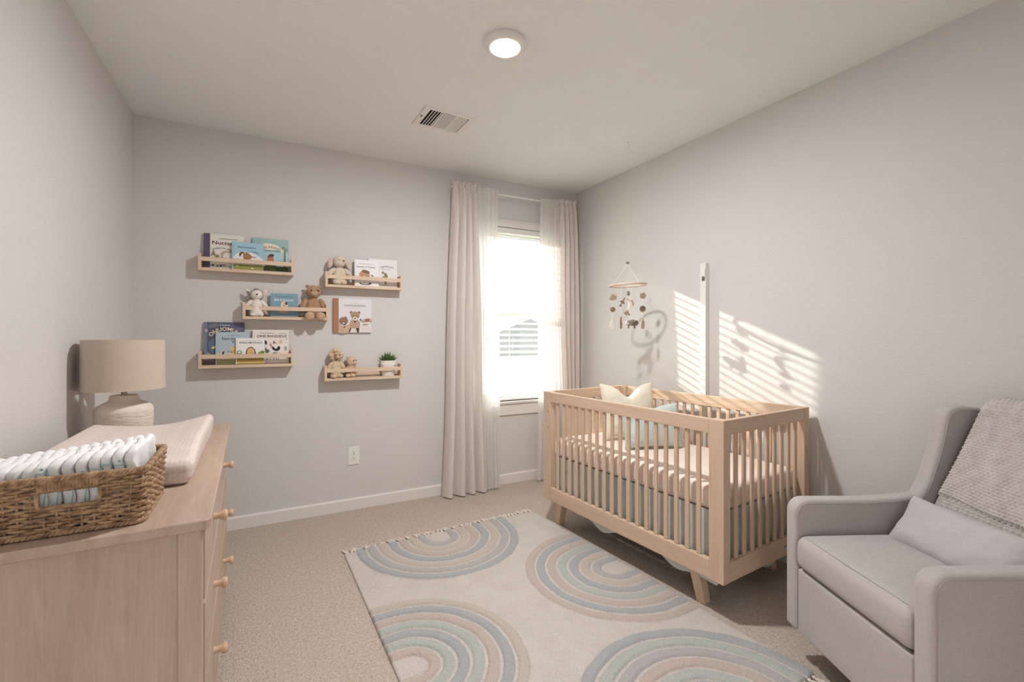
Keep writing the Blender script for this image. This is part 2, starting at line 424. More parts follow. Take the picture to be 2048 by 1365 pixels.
# curtains -------------------------------------------------------
RODY_ = 3.612
def curtain(name, label, mat, xt0, xt1, xb0, xb1, y0, ztop, nf, amp, seed, rodz, zbot=0.012, hdr=True, group=None, yb0=None, cat='curtain'):
    rr = random.Random(seed); ph = [rr.uniform(-0.5, 0.5) for _ in range(40)]; am = [rr.uniform(0.65, 1.15) for _ in range(40)]
    yb0 = y0 if yb0 is None else yb0
    nu = nf * 14; nv = 60
    def fn(u, v):
        z = ztop + (zbot - ztop) * (v ** 1.0)
        below = max(0.0, min(1.0, (rodz - z) / 0.35)); below = below * below * (3 - 2 * below)
        e = v ** 1.3
        x0 = xt0 + (xb0 - xt0) * e; x1 = xt1 + (xb1 - xt1) * e
        s = u * nf; i = int(min(s, nf - 1e-6)); fr = s - i
        pj = ph[i] * (1 - fr) + ph[i + 1] * fr
        aj = am[i] * (1 - fr) + am[i + 1] * fr
        a = 2 * PI * (s + 0.35 * pj)
        fold = math.sin(a) + 0.28 * math.sin(2 * a + 1.0 + pj)
        # pleats tightened at the rod, fuller below
        tight = 0.62 * math.sin(2 * a + pj * 3)
        A = amp * aj
        near = math.exp(-((z - rodz) / 0.02) ** 2)
        y = (y0 + (yb0 - y0) * e) + A * (fold * (0.35 + 0.65 * below) + tight * (1 - below) * 0.7) * (1 - 0.35 * near)
        pk = math.exp(-((z - rodz) / 0.016) ** 4)
        y = y * (1 - pk) + (RODY_ - 0.0125 - 0.35 * abs(y - y0)) * pk
        x = x0 + (x1 - x0) * u + 0.35 * A * math.cos(a) * (0.4 + 0.6 * below)
        x += 0.006 * math.sin(z * 3 + i)
        if v == 0: z += 0.006 * math.sin(a * 1.0 + pj * 6)
        return (x, y, z)
    o = B().grid(fn, nu, nv).build(name, mat, angle=0)
    return tag(o, label, cat, group)
RODZ, RODY = 2.578, 3.612
curtain('drape', 'opaque blush grey drape hanging at the left side of the window, nearest the shelves', MAT['drape'], 1.352, 1.585, 1.258, 1.665, 3.60, 2.628, 4, 0.048, 3, RODZ)
curtain('drape', 'opaque blush grey drape hanging in the room corner behind the crib end', MAT['drape'], 2.42, 2.635, 2.49, 2.672, 3.60, 2.622, 4, 0.036, 5, RODZ)
curtain('sheer_curtain', 'white sheer curtain left of the bare strip of blinds', MAT['sheer'], 1.555, 1.797, 1.60, 1.815, 3.606, 2.615, 6, 0.016, 8, RODZ)
curtain('sheer_curtain', 'white sheer curtain right of the bare strip of blinds', MAT['sheer'], 2.222, 2.42, 2.19, 2.49, 3.612, 2.612, 7, 0.018, 11, RODZ)
rod = thing('curtain_rod', 'thin white curtain rod spanning above the window', 'curtain rod', (0, RODY, RODZ))
B().tube([(1.358, 0, 0), (2.628, 0, 0)], 0.008, 12).build('rod', MAT['white'], rod)
for xx in (1.47, 2.58):
    q = B(); q.box(xx - 0.01, xx + 0.01, 0.0, YB - RODY, -0.006, 0.006); q.box(xx - 0.014, xx + 0.014, YB - RODY - 0.006, YB - RODY, -0.03, 0.03)
    q.build('bracket', MAT['white'], rod, bevel=0.002)

# outdoors -------------------------------------------------------
MAT['lawn'] = M('lawn', (112, 116, 96), 0.95, (94, 99, 80), 3)
MAT['road'] = M('concrete_drive', (206, 204, 200), 0.9, (194, 192, 187), 2)
MAT['siding'] = M('pale_siding', (178, 178, 177), 0.8, (168, 168, 167), 3)
MAT['roofing'] = M('grey_shingle', (84, 82, 82), 0.9, (66, 65, 66), 30)
GZ = -3.0
gr = struct(B().box(-40, 70, YB + 0.3, 90, GZ - 0.3, GZ).build('ground', MAT['lawn'], smooth=False))
st = struct(B().prism([(-40, 20), (70, 20), (70, 26), (-40, 26)], GZ, GZ + 0.03, 'z').build('street', MAT['road'], smooth=False))
def house(x, y, wd, dp, hw, hr, label, rz=0.0):
    t = thing('house', label, 'house', (x, y, GZ), rz)
    B().box(-wd / 2, wd / 2, -dp / 2, dp / 2, 0, hw).build('walls', MAT['siding'], t, smooth=False)
    B().prism([(-wd / 2 - 0.5, hw), (wd / 2 + 0.5, hw), (wd / 2 + 0.2, hw + 0.2), (0, hw + hr), (-wd / 2 - 0.2, hw + 0.2)], -dp / 2 - 0.4, dp / 2 + 0.4, 'y').build('roof', MAT['roofing'], t, smooth=False)
    B().box(-wd * 0.38, -wd * 0.02, -dp / 2 - 0.06, -dp / 2, 0, 2.2).build('garage_door', MAT['white'], t, bevel=0.01)
    for xx in (0.12, 0.30):
        q = B().box(wd * xx, wd * (xx + 0.11), -dp / 2 - 0.05, -dp / 2, 1.0, 2.3).build('window', MAT['white'], t, bevel=0.01)
        B().box(wd * xx + 0.1, wd * (xx + 0.11) - 0.1, -dp / 2 - 0.07, -dp / 2 - 0.05, 1.1, 2.2).build('pane', MAT['dark'], q, smooth=False)
    return t
house(16.5, 33, 12, 9, 3.0, 2.6, 'pale neighbouring house with a grey gable roof seen through the blinds')
house(31, 36, 11, 9, 3.0, 2.4, 'second pale house further right beyond the street behind the blinds')
house(2.5, 36, 11, 9, 3.0, 2.4, 'pale house further left beyond the street, behind the left curtain')

# ceiling fittings -----------------------------------------------
cl = thing('ceiling_light', 'round white flush ceiling light, switched on', 'ceiling light', (1.015, 1.965, HC))
B().lathe([(0.102, 0), (0.104, -0.008), (0.101, -0.015), (0.090, -0.024), (0.072, -0.0285), (0.070, -0.028), (0.070, -0.018)], 48, close=False).build('housing', MAT['white'], cl, angle=40)
B().lathe([(0.0700, -0.0262), (0.066, -0.0290), (0.05, -0.031), (0.03, -0.032), (0.001, -0.0325)], 48, close=False).build('diffuser', MAT['light_disc'], cl, angle=0)
vt = thing('air_vent', 'white rectangular air vent with louvres set in the ceiling', 'air vent', (1.032, 2.868, HC), R(2))
q = B(); W2, D2 = 0.172, 0.142
q.box(-W2, W2, -D2, -D2 + 0.034, -0.006, 0); q.box(-W2, W2, D2 - 0.034, D2, -0.006, 0); q.box(-W2, -W2 + 0.042, -D2 + 0.034, D2 - 0.034, -0.006, 0); q.box(W2 - 0.042, W2, -D2 + 0.034, D2 - 0.034, -0.006, 0)
q.build('face_frame', MAT['white'], vt, bevel=0.002)
B().box(-W2 + 0.03, W2 - 0.03, -D2 + 0.03, D2 - 0.03, -0.0008, -0.0002).build('duct_opening', MAT['dark'], vt, smooth=False)
for i, xx in enumerate([-0.114, -0.096, -0.078, -0.06, 0.060, 0.078, 0.096, 0.114]):
    s = 1 if xx > 0 else -1
    q = B().prism([(xx - 0.006, -0.002 if s > 0 else -0.010), (xx + 0.006, -0.010 if s > 0 else -0.002), (xx + 0.0075, -0.010 if s > 0 else -0.002), (xx - 0.0045, -0.002 if s > 0 else -0.010)], -D2 + 0.034, D2 - 0.034, 'y')
    q.build('louvre', MAT['white'], vt, smooth=False)
for xx in (-0.047, 0.047):
    B().box(xx - 0.003, xx + 0.003, -D2 + 0.034, D2 - 0.034, -0.008, -0.001).build('divider', MAT['white'], vt, smooth=False)
for i in range(13):
    yy = -D2 + 0.041 + i * 0.0165
    B().prism([(yy - 0.003, -0.006), (yy - 0.002, -0.0055), (yy + 0.004, -0.009), (yy + 0.003, -0.0095)], -0.044, 0.044, 'x').build('louvre', MAT['white'], vt, smooth=False)
B().box(-W2 + 0.012, -W2 + 0.02, -0.02, 0.004, -0.012, -0.006).build('lever', MAT['metal'], vt, bevel=0.001)
HX, HY = 2.322, 2.556
hk = B(); hk.lathe([(0.0, 0), (0.009, 0), (0.009, -0.004), (0.0, -0.004)], 16, (HX, HY, HC), close=False)
hk.tube([(HX, HY, HC - 0.002), (HX, HY, HC - 0.014)] + [(HX + 0.011 * math.sin(a) * 0.88, HY - 0.011 * math.sin(a) * 0.47, HC - 0.025 + 0.011 * math.cos(a)) for a in [i * 0.35 for i in range(0, 14)]], 0.002, 8)
tag(hk.build('ceiling_hook', MAT['white'], angle=50), 'small white screw hook in the ceiling above the crib', 'hook')

# mobile ---------------------------------------------------------
mob = thing('baby_mobile', 'wooden ring mobile with felt shapes dangling above the crib', 'baby mobile', (HX, HY, 0), R(-28.2))
CS = 0.000453
def mx(c): return (c - 510) * CS
def mz(c): return 1.33 + (674 - (510 + c / 8.03)) * 0.00364
RZ = mz(490); RR = 0.128
B().tube([(0, 0, mz(128)), (0, 0, HC - 0.036)], 0.0003, 4).build('hanging_thread', MAT['cord'], mob)
B().ell((0, 0, mz(130)), (0.011, 0.011, 0.011), n=16).build('bead', MAT['orn3'], mob)
q = B()
for a in (25, 115, 205, 295):
    q.tube([(0, 0, mz(150)), (RR * math.cos(R(a)), RR * math.sin(R(a)), RZ)], 0.0013, 5)
q.build('suspension_cord', MAT['cord'], mob)
B().tube([(RR * math.cos(2 * PI * i / 48), RR * math.sin(2 * PI * i / 48), RZ - 0.006 * math.cos(2 * PI * i / 48 + PI)) for i in range(48)], 0.008, 10, closed=True).build('wooden_ring', MAT['ringwood'], mob)
strs = {247: (-0.119, -0.045, 1200), 350: (-0.072, -0.105, 1180), 520: (0.004, 0.0, 1100), 640: (0.059, 0.113, 1150), 775: (0.120, 0.04, 1180)}
def smooth_closed(pts, n=4):
    P = [Vector((p[0], p[1], 0)) for p in pts]; out = []; N = len(P)
    for i in range(N):
        p0, p1, p2, p3 = P[i - 1], P[i], P[(i + 1) % N], P[(i + 2) % N]
        for k in range(n):
            t = k / n
            v = 0.5 * ((2 * p1) + (-p0 + p2) * t + (2 * p0 - 5 * p1 + 4 * p2 - p3) * t * t + (-p0 + 3 * p1 - 3 * p2 + p3) * t ** 3)
            out.append((v.x, v.y))
    return out
for cx, (sx, sy, zb) in strs.items():
    B().tube([(sx, sy, RZ if cx != 520 else RZ + 0.02), (sx, sy, mz(zb))], 0.0011, 5).build('string', MAT['cord'], mob)
def orn(name, key, cx, cy, pts, mat, th=0.013, rot=0.0, extra=None):
    sx, sy, _ = strs[key]
    X, Z = mx(cx), mz(cy)
    q = B(); pl = [(x * CS, -z * CS) for x, z in pts]
    pl = [(x * math.cos(rot) - z * math.sin(rot), x * math.sin(rot) + z * math.cos(rot)) for x, z in pl]
    q.prism(pl, -th / 2, th / 2, 'y')
    o = q.build(name, mat, mob, bevel=0.003, seg=2, angle=60); o.location = (X, sy, Z)
    return o
circ = lambda r, n=18, rx=1.0: [(r * rx * math.cos(2 * PI * i / n), r * math.sin(2 * PI * i / n)) for i in range(n)]
orn('felt_cloud', 247, 255, 690, smooth_closed([(-60, 45), (-50, 10), (-35, -10), (-25, -40), (5, -55), (25, -30), (50, -30), (58, 10), (40, 40), (0, 50), (-30, 40)], 3), MAT['orn'])
orn('felt_disc', 247, 252, 885, circ(40), MAT['orn2'])
orn('felt_drop', 247, 236, 1120, smooth_closed([(0, -78), (14, -40), (26, 20), (24, 70), (0, 80), (-26, 66), (-30, 20), (-12, -40)], 3), MAT['orn4'], 0.022)
orn('felt_airplane', 350, 370, 780, smooth_closed([(-8, -78), (8, -78), (10, -25), (40, -5), (40, 8), (10, 15), (8, 50), (22, 66), (0, 74), (-22, 66), (-8, 50), (-10, 15), (-36, 5), (-36, -8), (-10, -25)], 2), MAT['orn2'], rot=R(-30))
orn('felt_feather', 350, 350, 1095, smooth_closed([(0, -98), (10, -60), (14, 0), (18, 40), (10, 96), (-10, 96), (-14, 40), (-12, -50)], 3), MAT['orn2'])
orn('felt_leaf', 520, 525, 620, smooth_closed([(0, -44), (22, -15), (26, 10), (10, 38), (-10, 40), (-26, 12), (-20, -18)], 3), MAT['orn3'])
moon = [(95 * math.cos(a) - 40, 90 * math.sin(a)) for a in [R(-95 + 190 * i / 16) for i in range(17)]] + [(62 * math.cos(a) - 55, 78 * math.sin(a)) for a in [R(92 - 184 * i / 16) for i in range(17)]]
orn('felt_moon', 520, 530, 800, moon, MAT['orn4'], 0.016)
orn('felt_bird', 520, 500, 935, smooth_closed([(-52, 5), (-40, -22), (-15, -25), (0, -40), (20, -30), (28, 0), (52, 25), (40, 40), (10, 28), (-10, 40), (-30, 18)], 3), MAT['orn'])
orn('felt_bell', 520, 505, 1090, smooth_closed([(0, -34), (18, -10), (28, 26), (0, 32), (-28, 26), (-18, -10)], 3), MAT['orn4'], 0.02)
orn('felt_raindrop', 640, 640, 755, smooth_closed([(0, -52), (18, -20), (38, 22), (26, 46), (0, 48), (-26, 46), (-38, 22), (-18, -20)], 3), MAT['orn'])
sh = orn('felt_sheep', 640, 648, 1085, smooth_closed([(-98, 20), (-85, -20), (-55, -40), (-20, -45), (10, -58), (40, -42), (75, -38), (98, -15), (96, 25), (70, 45), (20, 50), (-30, 48), (-75, 45)], 3), MAT['orn3'], 0.02)
for xx in (-55, 35):
    o = B().tube([(xx * CS, 0, -0.018), ((xx + (6 if xx > 0 else -6)) * CS, 0, -0.018 - 55 * CS)], 0.006, 8).build('sheep_leg', MAT['orn2'], sh)
for xx in (-45, 10): B().ell((xx * CS, -0.0105, 0), (0.003, 0.002, 0.003), n=8).build('sheep_eye', MAT['dark'], sh)
orn('felt_flower', 775, 780, 650, smooth_closed([(50 * (1 + 0.13 * math.cos(5 * a)) * math.cos(a), 50 * (1 + 0.13 * math.cos(5 * a)) * math.sin(a)) for a in [2 * PI * i / 20 for i in range(20)]], 2), MAT['orn'])
dd = orn('felt_sun', 775, 775, 865, circ(51, 22), MAT['orn3'])
B().tube([(0.4 * 51 * CS * math.cos(2 * PI * i / 16), -0.0068, 0.4 * 51 * CS * math.sin(2 * PI * i / 16)) for i in range(16)], 0.0018, 6, closed=True).build('stitching', MAT['orn2'], dd)
orn('felt_rabbit', 775, 778, 1100, smooth_closed([(-6, -88), (8, -88), (8, -50), (26, -38), (28, 20), (24, 84), (10, 86), (4, 50), (-4, 84), (-22, 84), (-24, 10), (-20, -38), (-8, -50)], 3), MAT['orn'])

# cord cover pole on right wall ----------------------------------
pw = thing('cord_cover', 'tall white cord cover strip standing against the right wall behind the crib', 'cord cover', (XR, 2.192, 0.088))
q = B(); q.box(-0.036, 0, -0.024, 0.024, 0, 1.755)
q.build('channel', MAT['white'], pw, bevel=0.004)
q = B(); q.box(-0.041, -0.036, -0.018, 0.004, 1.63, 1.66); q.box(-0.0415, -0.0405, -0.015, -0.009, 1.63, 1.655)
q.build('clip', MAT['metal'], pw, bevel=0.001)
q = B().tube([(-0.040, -0.020, 1.655), (-0.042, -0.021, 1.71)], 0.0035, 8); q.build('cord_end', MAT['cord'], pw)

# outlet ---------------------------------------------------------
ot = thing('wall_outlet', 'white double power outlet low on the back wall', 'outlet', (0.6035, YB, 0.414))
B().box(-0.0425, 0.0425, -0.006, 0, -0.069, 0.069).build('cover_plate', MAT['white'], ot, bevel=0.003)
for zz in (0.021, -0.021):
    o = B().prism(smooth_closed([(-0.014, zz - 0.014), (0.014, zz - 0.014), (0.017, zz), (0.014, zz + 0.014), (-0.014, zz + 0.014), (-0.017, zz)], 3), -0.0085, -0.006, 'y').build('socket', MAT['white'], ot, bevel=0.001)
    q = B(); q.box(-0.008, -0.0055, -0.0088, -0.0084, zz + 0.001, zz + 0.010); q.box(0.0055, 0.008, -0.0088, -0.0084, zz + 0.001, zz + 0.010); q.lathe([(0.0, 0), (0.0032, 0)], 10, (0, 0, 0), close=False) if False else None
    q.prism([(0.0035 * math.cos(2 * PI * i / 10), zz - 0.007 + 0.0035 * math.sin(2 * PI * i / 10)) for i in range(10)], -0.0088, -0.0084, 'y')
    q.build('slot', MAT['dark'], o, smooth=False)

# ------------------------------------------------------------------ dresser (local x: into room = 0 at front edge, -x to wall; y along)
DZ = 0.87
dr = thing('dresser', 'pale birch dresser with round wooden knobs along the left wall', 'dresser', (-0.120, 1.383, 0), R(1.6))
DL, DD = 1.49, 0.553
def rounded_rect(x0, x1, y0, y1, r, n=5, corners=(1, 1, 1, 1)):
    out = []
    for (cx, cy, a0, k) in ((x1 - r, y0 + r, -90, 0), (x1 - r, y1 - r, 0, 1), (x0 + r, y1 - r, 90, 2), (x0 + r, y0 + r, 180, 3)):
        if corners[k]:
            out += [(cx + r * math.cos(R(a0 + 90 * i / n)), cy + r * math.sin(R(a0 + 90 * i / n))) for i in range(n + 1)]
        else:
            out.append(((x1 if k in (0, 1) else x0), (y0 if k in (0, 3) else y1)))
    return out
B().prism(rounded_rect(-DD, 0.0, 0, DL, 0.022, corners=(1, 1, 0, 0)), DZ - 0.026, DZ, 'z').build('top', MAT['birch_h'], dr, bevel=0.004, seg=3)
bx0, bx1, by0, by1 = -DD + 0.012, -0.020, 0.014, DL - 0.014
for yy in (by0, by1 - 0.045):
    for xx in (bx0, bx1 - 0.052): B().box(xx, xx + 0.052, yy, yy + 0.045, 0, DZ - 0.026).build('corner_post', MAT['birch'], dr, bevel=0.006, seg=3)
    B().box(bx0 + 0.052, bx1 - 0.052, yy + 0.010, yy + 0.032, 0.05, 0.10).build('side_rail', MAT['birch'], dr, bevel=0.003)
for yy in (by0 + 0.012, by1 - 0.028):
    B().box(bx0 + 0.05, bx1 - 0.05, yy, yy + 0.016, 0.08, DZ - 0.026).build('side_panel', MAT['birch'], dr, smooth=False)
q = B()
q.box(bx0, bx0 + 0.01, by0 + 0.045, by1 - 0.045, 0.06, DZ - 0.03)
q.box(bx0, bx1 - 0.002, by0 + 0.045, by1 - 0.045, 0.06, 0.08); q.box(bx1 - 0.03, bx1 - 0.004, by0 + 0.045, by1 - 0.045, 0.0802, 0.105)
q.box(bx1 - 0.03, bx1 - 0.004, by0 + 0.045, by1 - 0.045, DZ - 0.05, DZ - 0.0262); q.box(bx1 - 0.03, bx1 - 0.004, DL / 2 - 0.02, DL / 2 + 0.02, 0.105, DZ - 0.05)
q.build('carcass', MAT['birch'], dr, smooth=False)
dzs = [(0.632, 0.816), (0.418, 0.626), (0.112, 0.412)]
kz = [0.744 - 0.0, 0.522, 0.307]
for ya, yb_ in ((by0 + 0.049, DL / 2 - 0.006), (DL / 2 + 0.006, by1 - 0.049)):
    for (z0, z1), zk in zip([(0.641, 0.832), (0.418, 0.633), (0.108, 0.410)], kz):
        d = B().box(bx1 - 0.022, bx1 + 0.004, ya, yb_, z0, z1).build('drawer', MAT['birch_h'], dr, bevel=0.003)
        kn = B(); pr = [(0.0, 0.0), (0.011, 0.0), (0.0095, 0.008), (0.010, 0.018), (0.0165, 0.027), (0.0175, 0.033), (0.014, 0.038), (0.0, 0.0395)]
        kn.lathe(pr, 20, close=False); kn.xf(Matrix.Translation((bx1 + 0.004, (ya + yb_) / 2, zk)) @ Matrix.Rotation(R(90), 4, 'Y'))
        kn.build('knob', MAT['knob'], d, angle=60)

# basket ---------------------------------------------------------
BX0, BX1, BY0, BY1, BH = -0.655, -0.262, 1.425, 1.695, 0.135
bk = thing('wicker_basket', 'rectangular brown seagrass basket of diapers on the dresser', 'basket', ((BX0 + BX1) / 2, (BY0 + BY1) / 2, DZ), R(0.5))
hw, hd = (BX1 - BX0) / 2, (BY1 - BY0) / 2
def ring_pt(s, inset, z):
    """point & outward normal at distance s around the rounded rectangle"""
    fl = 0.008 * (z / BH)
    a, c = hw - inset + fl, hd - inset + fl; r = 0.022
    segs = [(2 * (a - r), 'b'), (PI * r / 2, 0), (2 * (c - r), 'r'), (PI * r / 2, 1), (2 * (a - r), 't'), (PI * r / 2, 2), (2 * (c - r), 'l'), (PI * r / 2, 3)]
    tot = sum(x[0] for x in segs); s = (s % 1.0) * tot
    for ln, k in segs:
        if s <= ln: break
        s -= ln
    if k == 'b': return (-(a - r) + s, -c), (0, -1)
    if k == 'r': return (a, -(c - r) + s), (1, 0)
    if k == 't': return ((a - r) - s, c), (0, 1)
    if k == 'l': return (-a, (c - r) - s), (-1, 0)
    cx, cy, a0 = [((a - r), -(c - r), -90), ((a - r), (c - r), 0), (-(a - r), (c - r), 90), (-(a - r), -(c - r), 180)][k]
    an = R(a0) + s / r
    return (cx + r * math.cos(an), cy + r * math.sin(an)), (math.cos(an), math.sin(an))
NS = 58
rows = 17; q = B(); rz_ = random.Random(4)
hole_x, hole_z = 0.053, (0.070, 0.107); hcx = 0.058
for rI in range(rows):
    z0 = 0.008 + rI * (BH - 0.016) / (rows - 1)
    npt = NS * 5; run = []
    p2 = rz_.uniform(0, 6)
    for i in range(npt + 1):
        s = i / npt
        ph = PI * NS * s + (PI if rI % 2 else 0)
        off = 0.0042 * math.sin(ph)
        z = z0 + 0.0016 * math.sin(2 * PI * 9 * s + p2) + 0.001 * math.sin(2 * PI * 23 * s + p2 * 2)
        (x, y), (nx_, ny_) = ring_pt(s, 0.006, z0)
        inhole = ny_ < -0.9 and abs(x - hcx) < hole_x and hole_z[0] < z < hole_z[1]
        if inhole:
            if len(run) > 2: q.tube(run, 0.0042, 6)
            run = []
        else: run.append((x + nx_ * off, y + ny_ * off, z))
    if len(run) > 2: q.tube(run, 0.0042, 6)
for i in range(NS):
    s = (i + 0.5) / NS
    (x, y), (nx_, ny_) = ring_pt(s, 0.006, 0.06)
    if ny_ < -0.9 and abs(x - hcx) < hole_x:
        q.tube([(x, y, 0.004), (x, y, hole_z[0])], 0.0032, 5); q.tube([(x, y, hole_z[1]), (x, y, BH - 0.004)], 0.0032, 5)
    else:
        (xa, ya), _ = ring_pt(s, 0.006, 0.0); (xb, yb2), _ = ring_pt(s, 0.006, BH)
        q.tube([(xa, ya, 0.004), (xb, yb2, BH - 0.004)], 0.0032, 5)
q.build('woven_sides', MAT['wicker'], bk, angle=0, fix=False)
def braid(z, inset, r, turns, amp, n=420):
    q = B()
    for k in range(2):
        pts = []
        for i in range(n):
            s = i / n; (x, y), (nx_, ny_) = ring_pt(s, inset, z)
            a = 2 * PI * turns * s + k * PI
            pts.append((x + nx_ * amp * math.cos(a), y + ny_ * amp * math.cos(a), z + amp * math.sin(a)))
        q.tube(pts, r, 6, closed=True)
    return q
braid(BH - 0.001, 0.006, 0.005, 70, 0.0038, 560).build('braided_rim', MAT['wicker'], bk, angle=0, fix=False)
braid(0.0075, 0.004, 0.0042, 70, 0.003, 560).build('braided_foot', MAT['wicker'], bk, angle=0, fix=False)
B().box(-hw + 0.012, hw - 0.012, -hd + 0.012, hd - 0.012, 0.001, 0.006).build('bottom', MAT['wicker'], bk, smooth=False)
q = B()
hp = []
(_, yf_), _ = ring_pt(0.02, 0.006, 0.09)
for xx in [hcx - hole_x + 0.006 * i for i in range(int(2 * hole_x / 0.006) + 1)]:
    a = xx * 900
    for k in range(1):
        q.tube([(xx + 0.0018 * math.cos(t), yf_ - 0.0068 * math.cos(t), 0.119 + 0.013 * math.sin(t)) for t in [2 * PI * j / 12 for j in range(12)]], 0.0036, 6, closed=True)
q.build('handle_wrap', MAT['wicker'], bk, angle=0, fix=False)
q = B().tube([(hcx + (hole_x + 0.002) * sx, yf_ - 0.003, z) for sx, z in ((-1, 0.108), (-1, 0.085), (-0.96, 0.073), (-0.86, 0.069), (0, 0.069), (0.86, 0.069), (0.96, 0.073), (1, 0.085), (1, 0.108))], 0.0045, 6)
q.build('handle_edge', MAT['wicker'], bk, angle=0)

# diapers: folded, standing on edge in a row
def diaper_mesh(i):
    rr = random.Random(50 + i)
    q = B()
    hx, hy, hz = 0.0117, 0.108, 0.091
    tilt = rr.uniform(-0.02, 0.02)
    ph = 1.3 + rr.uniform(-0.25, 0.25)
    def fn(p):
        u, v = p.y / hy, p.z / hz
        z = p.z
        if v > 0.3: z -= 0.020 * math.exp(-((u - 0.28) / 0.13) ** 2) * (v - 0.3) / 0.7
        z -= 0.016 * (abs(u) ** 4) * max(0, v)
        x = p.x * (1 - 0.18 * abs(v) ** 3) + 0.004 * math.sin(6 * u + ph + 3 * v) + tilt * p.z
        x += 0.0028 * math.sin(17 * u + 9 * v + ph)
        return (x, p.y, z)
    q.rbox((0, 0, 0), (hx, hy, hz), 0.0100, ni=10, nr=3, fn=fn)
    return q
ND = 15; xs0, xs1 = BX0 + 0.034, BX1 - 0.034
for i in range(ND):
    x = xs0 + (xs1 - xs0) * i / (ND - 1)
    o = diaper_mesh(i).build('folded_diaper', MAT['diaper'], angle=0)
    o.location = (x, 1.561 + rnd.uniform(-0.004, 0.004), DZ + 0.0075 + 0.091 * (0.80 + 0.20 * i / (ND - 1)) + rnd.uniform(0.0, 0.002)); o.scale = (1, 1, 0.80 + 0.20 * i / (ND - 1)); o.rotation_euler = (0, R(5 + rnd.uniform(-0.6, 0.6)), R(rnd.uniform(-2, 2)))
    ORD = ['', 'second', 'third', 'fourth', 'fifth', 'sixth', 'seventh', 'eighth', 'ninth', 'tenth', 'eleventh', 'twelfth', 'thirteenth', 'fourteenth', 'fifteenth']
    j = ND - 1 - i
    lab = 'white folded diaper at the right end of the basket row, flat side showing' if j == 0 else 'white folded diaper with teal print, %s from the right end of the basket row' % ORD[j]
    if i == 0: lab = 'white folded diaper at the far left end of the basket row'
    tag(o, lab, 'diaper', 'folded diapers in the basket')
    rr = random.Random(i * 3 + 1)
    q = B(); yfz = -0.1095
    if i < ND - 1:
        zt = 0.047 + rr.uniform(-0.012, 0.012)
        q.box(-0.010, 0.011, yfz, yfz + 0.0012, zt, zt + (0.004 if i % 3 == 0 else 0.002)); q.box(0.0095, 0.0115, yfz, yfz + 0.0012, -0.08, zt + 0.010)
        if i % 3 == 1: q.box(-0.003, 0.002, yfz, yfz + 0.0012, zt + 0.008, zt + 0.014)
    else:
        q.box(0.0105, 0.0128, -0.05, -0.035, 0.0, 0.012); q.box(0.0105, 0.0128, 0.02, 0.05, -0.02, -0.012)
    q.build('teal_print', MAT['diaper_teal'], o, smooth=False)

# changing pad ---------------------------------------------------
PW, PL_ = 0.437, 0.79
def padfn(p):
    hx, hy, hz = PW / 2, PL_ / 2, 0.037
    u = p.x / hx; v = (p.y + hy) / (2 * hy)
    e = max(0, min(1, v / 0.42)); e = e * e * (3 - 2 * e)
    top = (p.z + hz) / (2 * hz)
    ridge = (0.002 + (0.040 if u > 0 else 0.026) * e) * max(0.0, (abs(u) - 0.05) / 0.95) ** 1.7
    end = 0.0
    z = p.z + top * (ridge + 0.002 * (1 - abs(u)))
    x = p.x * (1 - 0.05 * (1 - top) )
    return (x, p.y, z)
q = B().rbox((0, 0, 0.037), (PW / 2, PL_ / 2, 0.037), 0.027, ni=22, nr=6, fn=padfn)
o = q.build('changing_pad', MAT['pad'], angle=0); o.location = (-0.198 - PW / 2, 1.728 + PL_ / 2, DZ); o.rotation_euler = (0, 0, R(0.8))
tag(o, 'blush waffle-knit changing pad with raised sides on the dresser', 'changing pad')

# lamp -----------------------------------------------------------
lp = thing('table_lamp', 'beige drum-shade table lamp with textured cream base on the dresser', 'lamp', (-0.566, 2.690, DZ))
B().lathe([(0.0, 0), (0.090, 0.0), (0.097, 0.008), (0.104, 0.04), (0.107, 0.09), (0.1065, 0.126)], 48, close=False).build('base', MAT['ceramic_dash'], lp, angle=50)
B().lathe([(0.1065, 0.126), (0.105, 0.136), (0.098, 0.146), (0.080, 0.158), (0.060, 0.168), (0.054, 0.176), (0.053, 0.188), (0.050, 0.194), (0.04, 0.196), (0.0, 0.196)], 48, close=False).build('base_shoulder', MAT['ceramic'], lp, angle=50)
B().lathe([(0.011, 0.194), (0.011, 0.24), (0.014, 0.242), (0.014, 0.28), (0.0, 0.28)], 20, close=False).build('neck', MAT['metal'], lp, angle=40)
q = B(); SH0, SH1, SR = 0.222, 0.446, 0.150
q.lathe([(SR + 0.001, SH0), (SR - 0.002, SH1), (SR - 0.005, SH1), (SR - 0.002, SH0), (SR + 0.001, SH0)], 64, close=False)
sdo = q.build('lamp_shade', MAT['shade'], lp, angle=40)
q = B()
for a in (0, 120, 240): q.tube([(0, 0, SH1 - 0.02), ((SR - 0.004) * math.cos(R(a)), (SR - 0.004) * math.sin(R(a)), SH1 - 0.008)], 0.0018, 6)
q.tube([(0, 0, 0.27), (0, 0, SH1 - 0.018)], 0.003, 6)
q.build('shade_spider', MAT['metal'], lp)
B().ell((0, 0, 0.325), (0.028, 0.028, 0.038), n=16).build('bulb', MAT['white'], lp)

